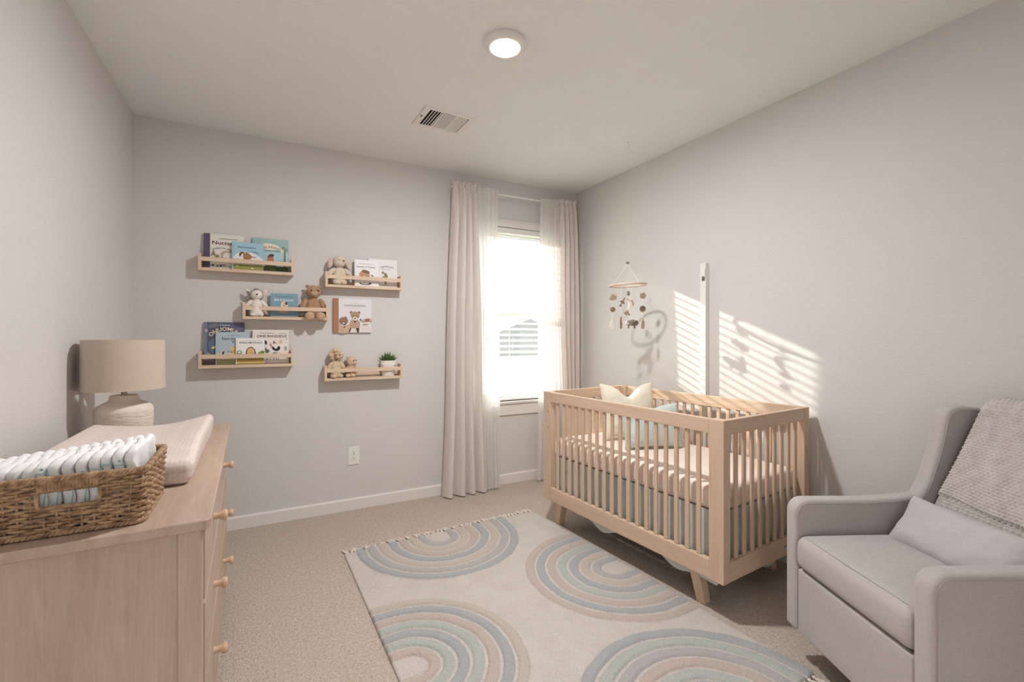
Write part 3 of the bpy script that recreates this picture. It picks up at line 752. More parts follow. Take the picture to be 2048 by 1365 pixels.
# wall shelves ---------------------------------------------------
def shelf(x0, x1, z0, label):
    t = thing('picture_shelf', label, 'shelf', (x0, YB, z0), 0, 'pine wall shelves')
    L = x1 - x0; D = 0.092; E = 0.017; Hh = 0.114
    for a in (0, L - E): B().box(a, a + E, -D, 0, 0, Hh).build('end_panel', MAT['pine'], t, bevel=0.0015)
    B().box(E, L - E, -D, 0, 0, 0.020).build('bottom_board', MAT['pine'], t, bevel=0.0015)
    B().box(E, L - E, -D, -D + 0.013, 0.063, 0.091).build('front_rail', MAT['pine'], t, bevel=0.0015)
    B().box(E, L - E, -0.010, 0, 0.030, 0.052).build('back_rail', MAT['pine'], t, bevel=0.001)
    return t
S1 = 1.766; S2 = 1.697; S3 = 1.450; S4 = 1.121; S5 = 1.003
shelf(-0.386, 0.181, S1, 'pine shelf with three books, highest on the back wall')
shelf(0.390, 0.958, S2, 'pine shelf holding the floppy-eared cream bunny and two white books')
shelf(-0.134, 0.411, S3, 'pine shelf between the white koala and the tan bear, mid-height on the wall')
shelf(-0.385, 0.179, S4, 'pine shelf with four books including a navy one, left of the wall arrangement')
shelf(0.384, 0.958, S5, 'pine shelf holding the succulent and the two small beige plush toys')

# books ----------------------------------------------------------
def text_geo(s, height, width=None, arc=0.0):
    cu = bpy.data.curves.new('t', 'FONT'); cu.body = s; cu.size = 1.0; cu.align_x = 'CENTER'; cu.resolution_u = 3; cu.offset = 0.012
    ob = bpy.data.objects.new('t', cu); COL.objects.link(ob)
    bpy.context.view_layer.update()
    me = bpy.data.meshes.new_from_object(ob.evaluated_get(bpy.context.evaluated_depsgraph_get()))
    vs = [v.co.copy() for v in me.vertices]; fs = [list(p.vertices) for p in me.polygons]
    bpy.data.objects.remove(ob); bpy.data.curves.remove(cu); bpy.data.meshes.remove(me)
    xs = [v.x for v in vs]; wd = max(xs) - min(xs); cx = (max(xs) + min(xs)) / 2
    k = height / 0.7; kx = k if width is None else width / wd
    out = []
    for v in vs:
        x = (v.x - cx) * kx; z = v.y * k
        if arc:
            a = x / arc; out.append(((arc + z) * math.sin(a), (arc + z) * math.cos(a) - arc))
        else: out.append((x, z))
    return out, fs
def book(name, label, x0, z0, w, h, t, y0, cover, spine=None, lean=5.0, art=(), titles=(), group='picture books', rz=0.0, cat='book', edge=(236, 230, 220)):
    """front cover faces the room (-y); spine at the left"""
    o0 = thing(name, label, cat, (x0, y0, z0), 0, group)
    o0.rotation_euler = (R(-lean), 0, R(rz))
    q = B()
    q.box(0, w, 0, 0.0025, 0, h, 0); q.box(0, w, t - 0.0025, t, 0, h, 0); q.box(0, 0.003, 0.0025, t - 0.0025, 0, h, 1)
    if spine: q.box(-0.0004, spine[1], -0.0005, 0.0, 0.0, h, 1)
    else: q.box(0.008, 0.0095, -0.0003, 0.0, 0, h, 2)
    sc_ = spine[0] if spine else tuple(max(0, c - 14) for c in cover)
    q.build('cover', [ink(cover, 0.45), ink(sc_, 0.45), ink(tuple(max(0, c - 22) for c in cover), 0.5)], o0, bevel=0.0008, seg=1)
    B().box(0.003, w - 0.004, 0.0026, t - 0.0026, 0.003, h - 0.003).build('pages', MAT['page'], o0, smooth=False)
    if art:
        q = B(); mats = []
        for i, a in enumerate(art):
            kind, c = a[0], tuple(a[-1])
            m = ink(c)
            if m not in mats: mats.append(m)
            mi = mats.index(m); y = -0.0006 - 0.00007 * i
            if kind == 'e':
                _, cx, cz, rx, rz2, rot, _ = a
                pts = [(rx * math.cos(2 * PI * k / 22), rz2 * math.sin(2 * PI * k / 22)) for k in range(22)]
                cr, sr = math.cos(R(rot)), math.sin(R(rot))
                pts = [(cx * w + (px * cr - pz * sr) * w, cz * h + (px * sr + pz * cr) * w) for px, pz in pts]
            elif kind == 'r':
                _, xa, za, xb, zb, _ = a
                pts = [(xa * w, za * h), (xb * w, za * h), (xb * w, zb * h), (xa * w, zb * h)]
            elif kind == 's':
                pts = smooth_closed([(px * w, pz * h) for px, pz in a[1]], 4)
            else:
                pts = [(px * w, pz * h) for px, pz in a[1]]
            q.add([(px, y, pz) for px, pz in pts], [list(range(len(pts)))], mi)
        ob = q.build('illustration', mats, o0, smooth=False, fix=False)
    for (s, cx, cz, hh, ww, arc, c) in titles:
        vs, fs = text_geo(s, hh * h, None if ww is None else ww * w, arc * w)
        B().add([(cx * w + x, -0.0007 - 0.00007 * len(art), cz * h + z) for x, z in vs], fs).build('title', ink(c), o0, smooth=False, fix=False)
    return o0
PUR, CRM, DRK = (92, 76, 104), (226, 217, 204), (70, 58, 58)
book('picture_book', 'white picture book with a purple spine at the left end of the top shelf', -0.361, S1 + 0.0225, 0.232, 0.238, 0.012, 3.672, CRM, ((92, 76, 104), 0.036), 4.5,
     art=[('r', 0.16, 0.0, 1.0, 0.10, (205, 196, 186)), ('e', 0.32, 0.36, 0.07, 0.05, 10, (150, 140, 96)), ('p', [(0.17, 0.36), (0.24, 0.56), (0.30, 0.37)], (140, 134, 88)), ('e', 0.24, 0.34, 0.03, 0.05, 0, (232, 224, 190)),
          ('p', [(0.29, 0.24), (0.335, 0.38), (0.38, 0.24)], (104, 108, 82)), ('p', [(0.40, 0.22), (0.45, 0.42), (0.50, 0.24)], (120, 110, 92)),
          ('s', [(0.42, 0.46), (0.52, 0.53), (0.66, 0.55), (0.74, 0.52), (0.68, 0.47), (0.52, 0.47), (0.47, 0.36), (0.43, 0.36)], (186, 162, 130)), ('p', [(0.54, 0.24), (0.565, 0.33), (0.59, 0.24)], (88, 96, 76)), ('p', [(0.62, 0.22), (0.66, 0.33), (0.70, 0.22)], (132, 70, 60)),
          ('e', 0.23, 0.10, 0.035, 0.02, 0, (60, 54, 56)), ('e', 0.34, 0.08, 0.015, 0.04, 0, (66, 58, 60)), ('e', 0.42, 0.09, 0.02, 0.04, 12, (58, 52, 58)), ('e', 0.50, 0.11, 0.04, 0.012, 0, (50, 46, 50))],
     titles=[('Nuctsou', 0.52, 0.70, 0.10, 0.62, 0, (112, 48, 62)), ('Lumeconutcion Tup', 0.60, 0.86, 0.035, 0.44, 0, (110, 116, 106)), ('coofen ine ubea', 0.46, 0.585, 0.045, 0.52, 0.6, (84, 104, 104))])
book('picture_book', 'light blue picture book with a brown animal, front middle of the top shelf', -0.198, S1 + 0.0225, 0.188, 0.192, 0.011, 3.650, (150, 196, 214), None, 4,
     art=[('s', [(0.05, 0.45), (0.25, 0.62), (0.55, 0.66), (0.98, 0.42), (0.99, 0.15), (0.05, 0.15)], (226, 226, 226)), ('r', 0.05, 0.0, 0.99, 0.2, (150, 152, 66)), ('r', 0.05, 0.0, 0.99, 0.05, (168, 146, 72)),
          ('s', [(0.36, 0.60), (0.46, 0.62), (0.56, 0.58), (0.62, 0.48), (0.58, 0.34), (0.46, 0.30), (0.38, 0.36), (0.35, 0.48)], (176, 112, 56)), ('s', [(0.22, 0.50), (0.24, 0.60), (0.32, 0.65), (0.40, 0.62), (0.32, 0.58), (0.26, 0.48)], (112, 76, 56)),
          ('s', [(0.58, 0.50), (0.68, 0.45), (0.76, 0.47), (0.77, 0.51), (0.73, 0.48), (0.66, 0.49), (0.60, 0.53)], (150, 100, 84)), ('p', [(0.36, 0.24), (0.40, 0.40), (0.45, 0.24)], (190, 142, 96)), ('p', [(0.50, 0.24), (0.52, 0.38), (0.57, 0.24)], (170, 110, 60)),
          ('e', 0.68, 0.33, 0.14, 0.10, 0, (236, 232, 230)), ('e', 0.66, 0.28, 0.04, 0.03, 0, (52, 48, 46)), ('p', [(0.08, 0.24), (0.14, 0.38), (0.24, 0.28)], (74, 84, 88)),
          ('e', 0.17, 0.13, 0.03, 0.02, 0, (238, 232, 190)), ('e', 0.64, 0.07, 0.035, 0.024, 0, (240, 234, 196)), ('e', 0.27, 0.14, 0.02, 0.02, 0, (96, 100, 50))],
     titles=[('Uxcon soceocinoo', 0.47, 0.79, 0.06, 0.58, 0, (96, 108, 140)), ('Bo.ln Tuffinan', 0.65, 0.645, 0.05, 0.42, 0.7, (84, 112, 140))])
book('picture_book', 'teal picture book with a fox and a tree, right end of the top shelf', -0.077, S1 + 0.0225, 0.224, 0.236, 0.012, 3.674, (142, 184, 178), None, 4.5,
     art=[('r', 0.05, 0.0, 0.99, 0.62, (162, 202, 206)), ('r', 0.05, 0.0, 0.99, 0.17, (64, 84, 52)), ('s', [(0.16, 0.74), (0.3, 0.84), (0.5, 0.86), (0.72, 0.80), (0.86, 0.66), (0.86, 0.60), (0.7, 0.68), (0.5, 0.66), (0.3, 0.68), (0.2, 0.68)], (232, 220, 192)),
          ('p', [(0.86, 0.17), (0.88, 0.66), (0.92, 0.66), (0.94, 0.17)], (128, 112, 104)), ('e', 0.93, 0.70, 0.06, 0.05, 0, (126, 152, 118)), ('e', 0.86, 0.76, 0.05, 0.03, 30, (110, 136, 104)), ('e', 0.16, 0.82, 0.05, 0.03, 0, (104, 132, 104)),
          ('s', [(0.68, 0.24), (0.80, 0.36), (0.88, 0.36), (0.84, 0.28), (0.76, 0.22)], (184, 158, 142)), ('e', 0.80, 0.29, 0.03, 0.03, 0, (162, 202, 206)),
          ('s', [(0.36, 0.22), (0.40, 0.36), (0.44, 0.50), (0.56, 0.52), (0.58, 0.40), (0.60, 0.22)], (190, 112, 76)), ('e', 0.52, 0.50, 0.08, 0.045, 10, (70, 56, 50)), ('e', 0.45, 0.46, 0.035, 0.05, -30, (128, 72, 50)), ('r', 0.30, 0.14, 0.66, 0.24, (88, 96, 62)), ('r', 0.36, 0.185, 0.56, 0.21, (140, 116, 92))],
     titles=[('Min.Hooni', 0.50, 0.715, 0.085, 0.56, 0.62, (150, 122, 78)), ('ONR X I ONE', 0.55, 0.60, 0.06, 0.42, 0, (120, 150, 146)), ('wilyOEJOERE', 0.36, 0.05, 0.085, 0.56, 0, (112, 142, 78))])
book('picture_book', 'navy starry picture book at the back left of the lower left shelf', -0.360, S4 + 0.0225, 0.235, 0.286, 0.012, 3.676, (84, 88, 116), None, 3.5,
     art=[('r', 0.0, 0.0, 0.08, 1.0, (112, 122, 138)), ('s', [(0.1, 0.92), (0.3, 0.98), (0.34, 0.9), (0.16, 0.86)], (118, 110, 124)), ('s', [(0.6, 0.95), (0.9, 0.9), (0.95, 0.7), (0.8, 0.74)], (98, 92, 128)), ('e', 0.34, 0.50, 0.16, 0.20, 0, (116, 108, 130)), ('e', 0.22, 0.40, 0.10, 0.2, 20, (92, 112, 142)),
          ('e', 0.24, 0.40, 0.06, 0.035, 20, (226, 204, 150)), ('e', 0.29, 0.41, 0.02, 0.02, 0, (60, 48, 50)), ('s', [(0.08, 0.3), (0.2, 0.22), (0.3, 0.24), (0.3, 0.2), (0.1, 0.18)], (140, 150, 164)), ('r', 0.0, 0.0, 1.0, 0.12, (104, 92, 104)), ('e', 0.06, 0.80, 0.035, 0.05, 0, (186, 152, 172)),
          ('e', 0.62, 0.82, 0.008, 0.008, 0, (220, 214, 190)), ('e', 0.86, 0.84, 0.008, 0.008, 0, (220, 214, 190))],
     titles=[('ONUOMUW', 0.52, 0.80, 0.085, 0.80, 0.42, (232, 214, 168)), ('C Nosono', 0.50, 0.915, 0.036, 0.26, 0, (232, 228, 232))])
book('picture_book', 'grey-blue picture book with a yellow lion, second from left on the lower left shelf', -0.293, S4 + 0.0225, 0.195, 0.219, 0.011, 3.660, (168, 190, 200), None, 4,
     art=[('r', 0.05, 0.0, 0.99, 0.34, (222, 204, 158)), ('r', 0.05, 0.0, 0.99, 0.15, (150, 156, 84)), ('r', 0.05, 0.08, 0.99, 0.10, (176, 174, 108)), ('e', 0.56, 0.44, 0.13, 0.13, 0, (212, 170, 86)), ('e', 0.50, 0.48, 0.06, 0.06, 0, (226, 190, 110)), ('p', [(0.19, 0.30), (0.22, 0.40), (0.26, 0.40), (0.24, 0.30)], (46, 42, 44)), ('e', 0.38, 0.40, 0.018, 0.018, 0, (80, 72, 66)), ('e', 0.48, 0.38, 0.018, 0.018, 0, (96, 78, 60))],
     titles=[('Eton Jaru', 0.42, 0.76, 0.075, 0.46, 0, (70, 86, 100)), ('ci.oomoo.coco', 0.55, 0.885, 0.035, 0.40, 0, (120, 136, 148)), ('A', 0.52, 0.66, 0.07, None, 0, (70, 86, 100))])
book('picture_book', 'small white picture book with a brown arched face, frontmost on the lower left shelf', -0.175, S4 + 0.0225, 0.170, 0.178, 0.011, 3.646, (234, 228, 222), None, 4,
     art=[('r', 0.04, 0.0, 0.99, 0.22, (164, 158, 74)), ('r', 0.04, 0.02, 0.99, 0.13, (212, 170, 84)), ('e', 0.52, 0.40, 0.18, 0.27, 0, (128, 76, 50)), ('r', 0.34, 0.30, 0.70, 0.42, (118, 66, 50)), ('e', 0.52, 0.44, 0.135, 0.19, 0, (222, 172, 104)), ('r', 0.3, 0.16, 0.74, 0.24, (190, 140, 82)), ('e', 0.12, 0.44, 0.095, 0.095, 0, (128, 150, 96)), ('e', 0.12, 0.45, 0.05, 0.05, 0, (206, 214, 188)),
          ('e', 0.90, 0.42, 0.13, 0.07, 15, (150, 160, 72)), ('e', 0.94, 0.46, 0.06, 0.05, 0, (112, 134, 62))],
     titles=[('EANGUM FWALIS', 0.53, 0.79, 0.065, 0.80, 0, (120, 92, 88)), ('c oooc ococ o', 0.54, 0.90, 0.025, 0.6, 0, (190, 176, 168))])
book('picture_book', 'cream picture book with a black rooster, right end of the lower left shelf', -0.077, S4 + 0.0225, 0.228, 0.236, 0.012, 3.672, (230, 220, 208), None, 4,
     art=[('e', 0.36, 0.62, 0.03, 0.07, 8, (44, 40, 42)), ('e', 0.36, 0.42, 0.02, 0.05, 0, (58, 60, 48)), ('e', 0.40, 0.36, 0.06, 0.06, 0, (92, 110, 68)), ('p', [(0.55, 0.62), (0.585, 0.68), (0.62, 0.62), (0.585, 0.56)], (158, 96, 76)), ('e', 0.645, 0.60, 0.015, 0.015, 0, (70, 56, 56)), ('s', [(0.72, 0.60), (0.74, 0.68), (0.80, 0.69), (0.82, 0.62), (0.77, 0.59)], (212, 172, 140)),
          ('s', [(0.52, 0.50), (0.56, 0.40), (0.66, 0.36), (0.74, 0.40), (0.75, 0.49), (0.70, 0.50), (0.64, 0.42), (0.58, 0.48)], (44, 40, 44)), ('s', [(0.46, 0.56), (0.50, 0.60), (0.54, 0.50), (0.50, 0.48)], (206, 150, 136)), ('r', 0.55, 0.25, 0.68, 0.33, (150, 164, 170)), ('e', 0.91, 0.44, 0.045, 0.07, 0, (158, 170, 156)), ('e', 0.91, 0.63, 0.012, 0.012, 0, (120, 120, 130)), ('e', 0.935, 0.72, 0.012, 0.02, 0, (90, 100, 90))],
     titles=[('ONE BANDIEUE', 0.53, 0.775, 0.075, 0.82, 0, (104, 92, 84)), ('E core ubwoon', 0.40, 0.89, 0.035, 0.38, 0, (120, 130, 110)), ('to Noupoo', 0.82, 0.885, 0.03, 0.24, 0, (140, 130, 120)), ('G T T U', 0.53, 0.10, 0.06, 0.36, 0, (60, 52, 50))])
book('picture_book', 'blue picture book with a hooded baby between koala and bear on the middle shelf', 0.034, S3 + 0.0225, 0.176, 0.166, 0.012, 3.664, (112, 158, 178), None, 4,
     art=[('e', 0.50, 0.50, 0.13, 0.16, 0, (232, 212, 170)), ('e', 0.52, 0.54, 0.08, 0.10, -10, (226, 178, 140)), ('e', 0.57, 0.58, 0.045, 0.065, 20, (104, 70, 62)), ('e', 0.46, 0.28, 0.16, 0.13, 0, (222, 172, 130)), ('r', 0.26, 0.16, 0.66, 0.20, (160, 150, 124)), ('e', 0.48, 0.50, 0.012, 0.012, 0, (70, 56, 52))],
     titles=[('Bok & Duomor', 0.49, 0.68, 0.105, 0.70, 0, (240, 240, 240)), ('Cormon an oc Tmonn', 0.48, 0.855, 0.042, 0.60, 0, (70, 100, 120)), ('lccoo', 0.48, 0.06, 0.03, 0.2, 0, (74, 104, 124))])
book('picture_book', 'white picture book with a sleeping brown bear next to the bunny on its shelf', 0.601, S2 + 0.0225, 0.180, 0.203, 0.012, 3.652, (230, 226, 224), None, 4,
     art=[('e', 0.40, 0.42, 0.22, 0.19, 0, (196, 140, 100)), ('e', 0.46, 0.55, 0.17, 0.075, -14, (140, 94, 70)), ('e', 0.52, 0.34, 0.11, 0.09, 0, (184, 140, 106)), ('e', 0.27, 0.30, 0.10, 0.05, 0, (92, 66, 54)), ('e', 0.48, 0.30, 0.04, 0.06, 20, (60, 46, 42)), ('e', 0.40, 0.33, 0.05, 0.06, -10, (232, 222, 210)), ('e', 0.74, 0.40, 0.04, 0.03, -40, (96, 90, 84)), ('e', 0.69, 0.43, 0.03, 0.02, 30, (110, 104, 96)),
          ('e', 0.44, 0.10, 0.25, 0.06, 0, (70, 50, 46)), ('e', 0.42, 0.12, 0.18, 0.045, 0, (230, 220, 210)), ('e', 0.40, 0.15, 0.03, 0.015, 0, (90, 70, 60))],
     titles=[('Donot Vi Conol', 0.46, 0.70, 0.065, 0.76, 0, (120, 116, 118)), ('uuncromonn lromcomocon', 0.48, 0.835, 0.026, 0.60, 0, (140, 136, 136))])
book('picture_book', 'white picture book with a green plant sprig, right end of the upper right shelf', 0.707, S2 + 0.0225, 0.224, 0.222, 0.012, 3.674, (226, 220, 216), None, 4,
     art=[('e', 0.50, 0.52, 0.05, 0.045, 30, (142, 140, 84)), ('e', 0.60, 0.42, 0.06, 0.10, 20, (134, 134, 76)), ('e', 0.52, 0.36, 0.07, 0.035, 20, (150, 146, 92)), ('p', [(0.56, 0.10), (0.58, 0.5), (0.60, 0.5), (0.61, 0.10)], (128, 126, 72)), ('e', 0.58, 0.22, 0.05, 0.08, 0, (138, 138, 80)), ('r', 0.5, 0.06, 0.68, 0.08, (170, 166, 160))],
     titles=[('LEWILAN', 0.66, 0.72, 0.06, 0.44, 0.55, (116, 112, 112)), ('ooron oocr', 0.62, 0.635, 0.03, 0.28, 0, (150, 146, 144))])
book('wall_book', 'white book with a tan spine and three teddy bears, hung flat on the bare wall', 0.453, 1.363, 0.280, 0.259, 0.018, YB - 0.0185, (222, 217, 220), ((176, 112, 76), 0.038), 0,
     art=[('r', 0.15, 0.0, 1.0, 0.20, (220, 210, 206)), ('s', [(0.15, 0.0), (0.15, 0.30), (0.24, 0.20), (0.36, 0.22), (0.42, 0.26), (0.42, 0.12), (0.36, 0.0)], (202, 164, 132)), ('e', 0.26, 0.34, 0.12, 0.10, 0, (150, 108, 82)), ('e', 0.31, 0.43, 0.035, 0.03, 0, (140, 98, 74)), ('e', 0.28, 0.26, 0.05, 0.045, 0, (64, 46, 44)), ('e', 0.27, 0.27, 0.03, 0.025, 0, (230, 206, 196)), ('e', 0.28, 0.16, 0.022, 0.018, 0, (70, 50, 44)),
          ('s', [(0.70, 0.34), (0.80, 0.40), (0.98, 0.42), (0.99, 0.28), (0.84, 0.26)], (190, 160, 142)), ('r', 0.83, 0.30, 0.94, 0.41, (150, 104, 86)), ('s', [(0.70, 0.22), (0.82, 0.30), (0.94, 0.32), (0.97, 0.26), (0.88, 0.18), (0.74, 0.16)], (226, 214, 202)), ('e', 0.83, 0.235, 0.09, 0.02, 8, (170, 140, 124)), ('e', 0.705, 0.38, 0.018, 0.025, 0, (46, 42, 42)),
          ('p', [(0.38, 0.0), (0.44, 0.16), (0.48, 0.16), (0.42, 0.0)], (96, 72, 62)), ('p', [(0.58, 0.12), (0.62, 0.0), (0.66, 0.0), (0.67, 0.18)], (72, 52, 50)),
          ('s', [(0.44, 0.14), (0.42, 0.28), (0.47, 0.38), (0.62, 0.38), (0.69, 0.28), (0.66, 0.14)], (192, 150, 122)), ('e', 0.46, 0.59, 0.038, 0.038, 0, (136, 98, 78)), ('e', 0.66, 0.59, 0.038, 0.038, 0, (136, 98, 78)), ('s', [(0.45, 0.58), (0.56, 0.62), (0.66, 0.58), (0.67, 0.46), (0.56, 0.38), (0.46, 0.46)], (178, 140, 106)), ('p', [(0.52, 0.34), (0.60, 0.34), (0.56, 0.28)], (66, 44, 44)), ('e', 0.56, 0.41, 0.05, 0.05, 0, (240, 226, 190)), ('e', 0.56, 0.415, 0.02, 0.02, 0, (52, 42, 40)), ('e', 0.51, 0.49, 0.012, 0.012, 0, (52, 42, 40)), ('e', 0.61, 0.49, 0.012, 0.012, 0, (52, 42, 40))],
     titles=[('TANEWOUR BONIAL', 0.56, 0.775, 0.045, 0.58, 0, (160, 152, 150)), ('toocorunonc', 0.57, 0.72, 0.014, 0.32, 0, (176, 168, 166)), ('coruoo', 0.57, 0.86, 0.014, 0.14, 0, (176, 168, 166))])

# plush toys -----------------------------------------------------
def fur(name, c, c2, b=0.6, sc_=160): return M(name, c, 0.95, c2, 40, bump=b, bscale=sc_, bdist=0.004, sheen=0.3, spec=0.1)
MAT['fur_tan'] = fur('tan_plush', (186, 150, 118), (160, 124, 94), 0.9, 140)
MAT['fur_tan_light'] = fur('light_tan_plush', (204, 172, 142), (186, 152, 122), 0.9, 140)
MAT['fur_white'] = fur('white_plush', (238, 230, 222), (228, 218, 208), 0.4)
MAT['fur_grey'] = fur('grey_plush', (152, 142, 134), (132, 122, 114), 0.5)
MAT['fur_cream'] = fur('cream_knit_plush', (224, 208, 190), (212, 194, 175), 0.5, 260)
MAT['fur_beige'] = fur('beige_curly_plush', (222, 200, 170), (200, 174, 142), 1.0, 110)
MAT['fur_sand'] = fur('sand_plush', (212, 180, 146), (190, 156, 122), 0.9, 130)
MAT['pinkish'] = fur('pink_inner_ear', (222, 196, 186), (214, 186, 176), 0.3)
MAT['eye'] = M('black_bead_eye', (28, 24, 24), 0.25, spec=0.6)
def toy(name, label, loc, rz=0.0): return thing(name, label, 'plush toy', loc, rz, 'plush toys on the shelves')
def part(t, name, m, *ells, nz=0.0, nf=40):
    q = B()
    for e in ells:
        c, r = e[0], e[1]; rot = e[2] if len(e) > 2 else (0, 0, 0)
        q.ell(c, r, tuple(R(a) for a in rot), 24, 0, nz, nf)
    return q.build(name, m, t, angle=0)
# koala-like white toy with grey trim (seated, facing the room)
t = toy('plush_koala', 'white plush koala with grey-edged round ears at the left end of the middle shelf', (-0.052, 3.655, S3 + 0.0205), R(6))
prof = [(0.0, 0.0), (0.030, 0.0), (0.044, 0.008), (0.047, 0.025), (0.044, 0.05), (0.036, 0.08), (0.027, 0.105), (0.018, 0.120), (0.0, 0.124)]
B().lathe([(r * 0.95, z) for r, z in prof], 28, close=False).build('body', MAT['fur_white'], t, angle=0)
hd_ = part(t, 'head', MAT['fur_white'], ((0, -0.004, 0.150), (0.037, 0.033, 0.034)))
part(t, 'cap', MAT['fur_grey'], ((0, 0.008, 0.165), (0.037, 0.031, 0.022)), ((0.0, 0.004, 0.186), (0.018, 0.016, 0.010)))
for s in (-1, 1):
    e = part(t, 'ear', MAT['fur_white'], ((s * 0.050, 0.006, 0.166), (0.013, 0.010, 0.026), (0, s * 24, 0)))
    part(e, 'ear_lining', MAT['fur_grey'] if s < 0 else MAT['pinkish'], ((s * 0.047, -0.003, 0.160), (0.008, 0.005, 0.018), (0, s * 24, 0)))
    part(t, 'arm', MAT['fur_white'], ((s * 0.050, -0.004, 0.082), (0.015, 0.015, 0.040), (0, -s * 38, 0)))
    part(t, 'leg', MAT['fur_white'], ((s * 0.024, -0.030, 0.012), (0.018, 0.020, 0.012)))
part(t, 'nose', MAT['eye'], ((0.0, -0.0385, 0.152), (0.006, 0.004, 0.005)))
q = B().tube([(0, -0.0375, 0.147), (0, -0.0365, 0.140)], 0.0009, 5).build('mouth', MAT['eye'], t)
q = B().tube([(-0.048 + 0.014 * math.cos(a), 0.010, 0.132 + 0.012 * math.sin(a)) for a in [R(180 + 20 * i) for i in range(10)]], 0.004, 8).build('tail', MAT['fur_grey'], t)
# bear
t = toy('teddy_bear', 'tan plush teddy bear at the right end of the middle shelf, feet over its edge', (0.311, 3.660, S3 + 0.0205), R(4))
prof = [(0.0, 0.0), (0.040, 0.0), (0.056, 0.010), (0.061, 0.035), (0.058, 0.07), (0.048, 0.105), (0.036, 0.130), (0.022, 0.146), (0.0, 0.150)]
B().lathe([(r * 0.93, z) for r, z in prof], 32, close=False).xf(Matrix.Diagonal((1, 0.72, 1, 1))).build('body', MAT['fur_tan'], t, angle=0)
part(t, 'head', MAT['fur_tan'], ((0, -0.006, 0.187), (0.052, 0.043, 0.047)), nz=0.002)
part(t, 'muzzle', MAT['fur_tan_light'], ((0.002, -0.040, 0.174), (0.024, 0.016, 0.020)))
for s in (-1, 1):
    part(t, 'ear', MAT['fur_tan'], ((s * 0.040, -0.002, 0.226), (0.013, 0.008, 0.013)))
    part(t, 'eye', MAT['eye'], ((s * 0.023 + 0.004, -0.0455, 0.194), (0.0055, 0.0045, 0.006)))
    part(t, 'arm', MAT['fur_tan'], ((s * 0.067, -0.008, 0.088), (0.021, 0.021, 0.058), (0, -s * 24, 0)), nz=0.003)
    part(t, 'leg', MAT['fur_tan_light'], ((s * 0.034, -0.040, 0.020), (0.022, 0.035, 0.018)), ((s * 0.036, -0.082, 0.006), (0.033, 0.018, 0.032)), nz=0.003)
part(t, 'nose', MAT['fur_tan'], ((0.003, -0.0562, 0.180), (0.006, 0.003, 0.004)))
# bunny
t = toy('plush_bunny', 'cream plush bunny with floppy ears at the left end of the upper right shelf', (0.492, 3.656, S2 + 0.0205), R(8))
prof = [(0.0, 0.0), (0.038, 0.0), (0.053, 0.010), (0.058, 0.03), (0.056, 0.055), (0.047, 0.090), (0.037, 0.118), (0.026, 0.132), (0.0, 0.138)]
B().lathe(prof, 32, close=False).xf(Matrix.Diagonal((0.95, 0.70, 1, 1))).build('body', MAT['fur_cream'], t, angle=0)
part(t, 'head', MAT['fur_cream'], ((-0.002, -0.004, 0.176), (0.047, 0.042, 0.042)), ((-0.006, -0.012, 0.160), (0.040, 0.036, 0.030)))
for s in (-1, 1):
    e = part(t, 'ear', MAT['fur_cream'], ((s * 0.062, 0.004, 0.166), (0.019, 0.012, 0.046), (0, -s * 17, 0)))
    if s < 0: part(e, 'ear_lining', MAT['pinkish'], ((s * 0.064, -0.0065, 0.164), (0.012, 0.004, 0.036), (0, -s * 17, 0)))
    part(t, 'arm', MAT['fur_cream'], ((s * 0.062, -0.006, 0.092), (0.019, 0.018, 0.044), (0, -s * 42, 0)))
    part(t, 'leg', MAT['fur_cream'], ((s * 0.026 - 0.004, -0.034, 0.017), (0.024, 0.018, 0.016)))
part(t, 'eye', MAT['eye'], ((-0.014, -0.0435, 0.182), (0.0035, 0.003, 0.0035)))
part(t, 'eye', MAT['eye'], ((0.018, -0.0425, 0.178), (0.0075, 0.004, 0.005)))
# curly sheep
t = toy('plush_lamb', 'beige curly plush lamb with a fluffy mane on the lower right shelf', (0.466, 3.656, S5 + 0.0205), R(6))
prof = [(0.0, 0.0), (0.030, 0.0), (0.040, 0.008), (0.043, 0.03), (0.041, 0.06), (0.036, 0.09), (0.027, 0.115), (0.016, 0.130), (0.0, 0.134)]
B().lathe(prof, 28, close=False).build('body', MAT['fur_beige'], t, angle=0)
part(t, 'head', MAT['fur_sand'], ((0.006, -0.014, 0.166), (0.026, 0.030, 0.028)))
ms = []
for i in range(13):
    a = 2 * PI * i / 13
    ms.append(((0.002 + 0.034 * math.cos(a), 0.004 + 0.004 * math.sin(3 * a), 0.172 + 0.034 * math.sin(a)), (0.020, 0.020, 0.019)))
part(t, 'mane', MAT['fur_beige'], *ms, ((0.0, 0.014, 0.172), (0.038, 0.022, 0.038)), nz=0.004)
part(t, 'muzzle', MAT['fur_beige'], ((0.006, -0.040, 0.156), (0.014, 0.010, 0.012)))
for s in (-1, 1):
    part(t, 'eye', MAT['eye'], ((0.006 + s * 0.015, -0.040, 0.172), (0.004, 0.003, 0.004)))
    part(t, 'arm', MAT['fur_beige'], ((s * 0.045, -0.010, 0.085), (0.017, 0.017, 0.040), (0, -s * 30, 0)), nz=0.003)
    part(t, 'leg', MAT['fur_beige'], ((s * 0.024, -0.032, 0.014), (0.024, 0.020, 0.014)), nz=0.002)
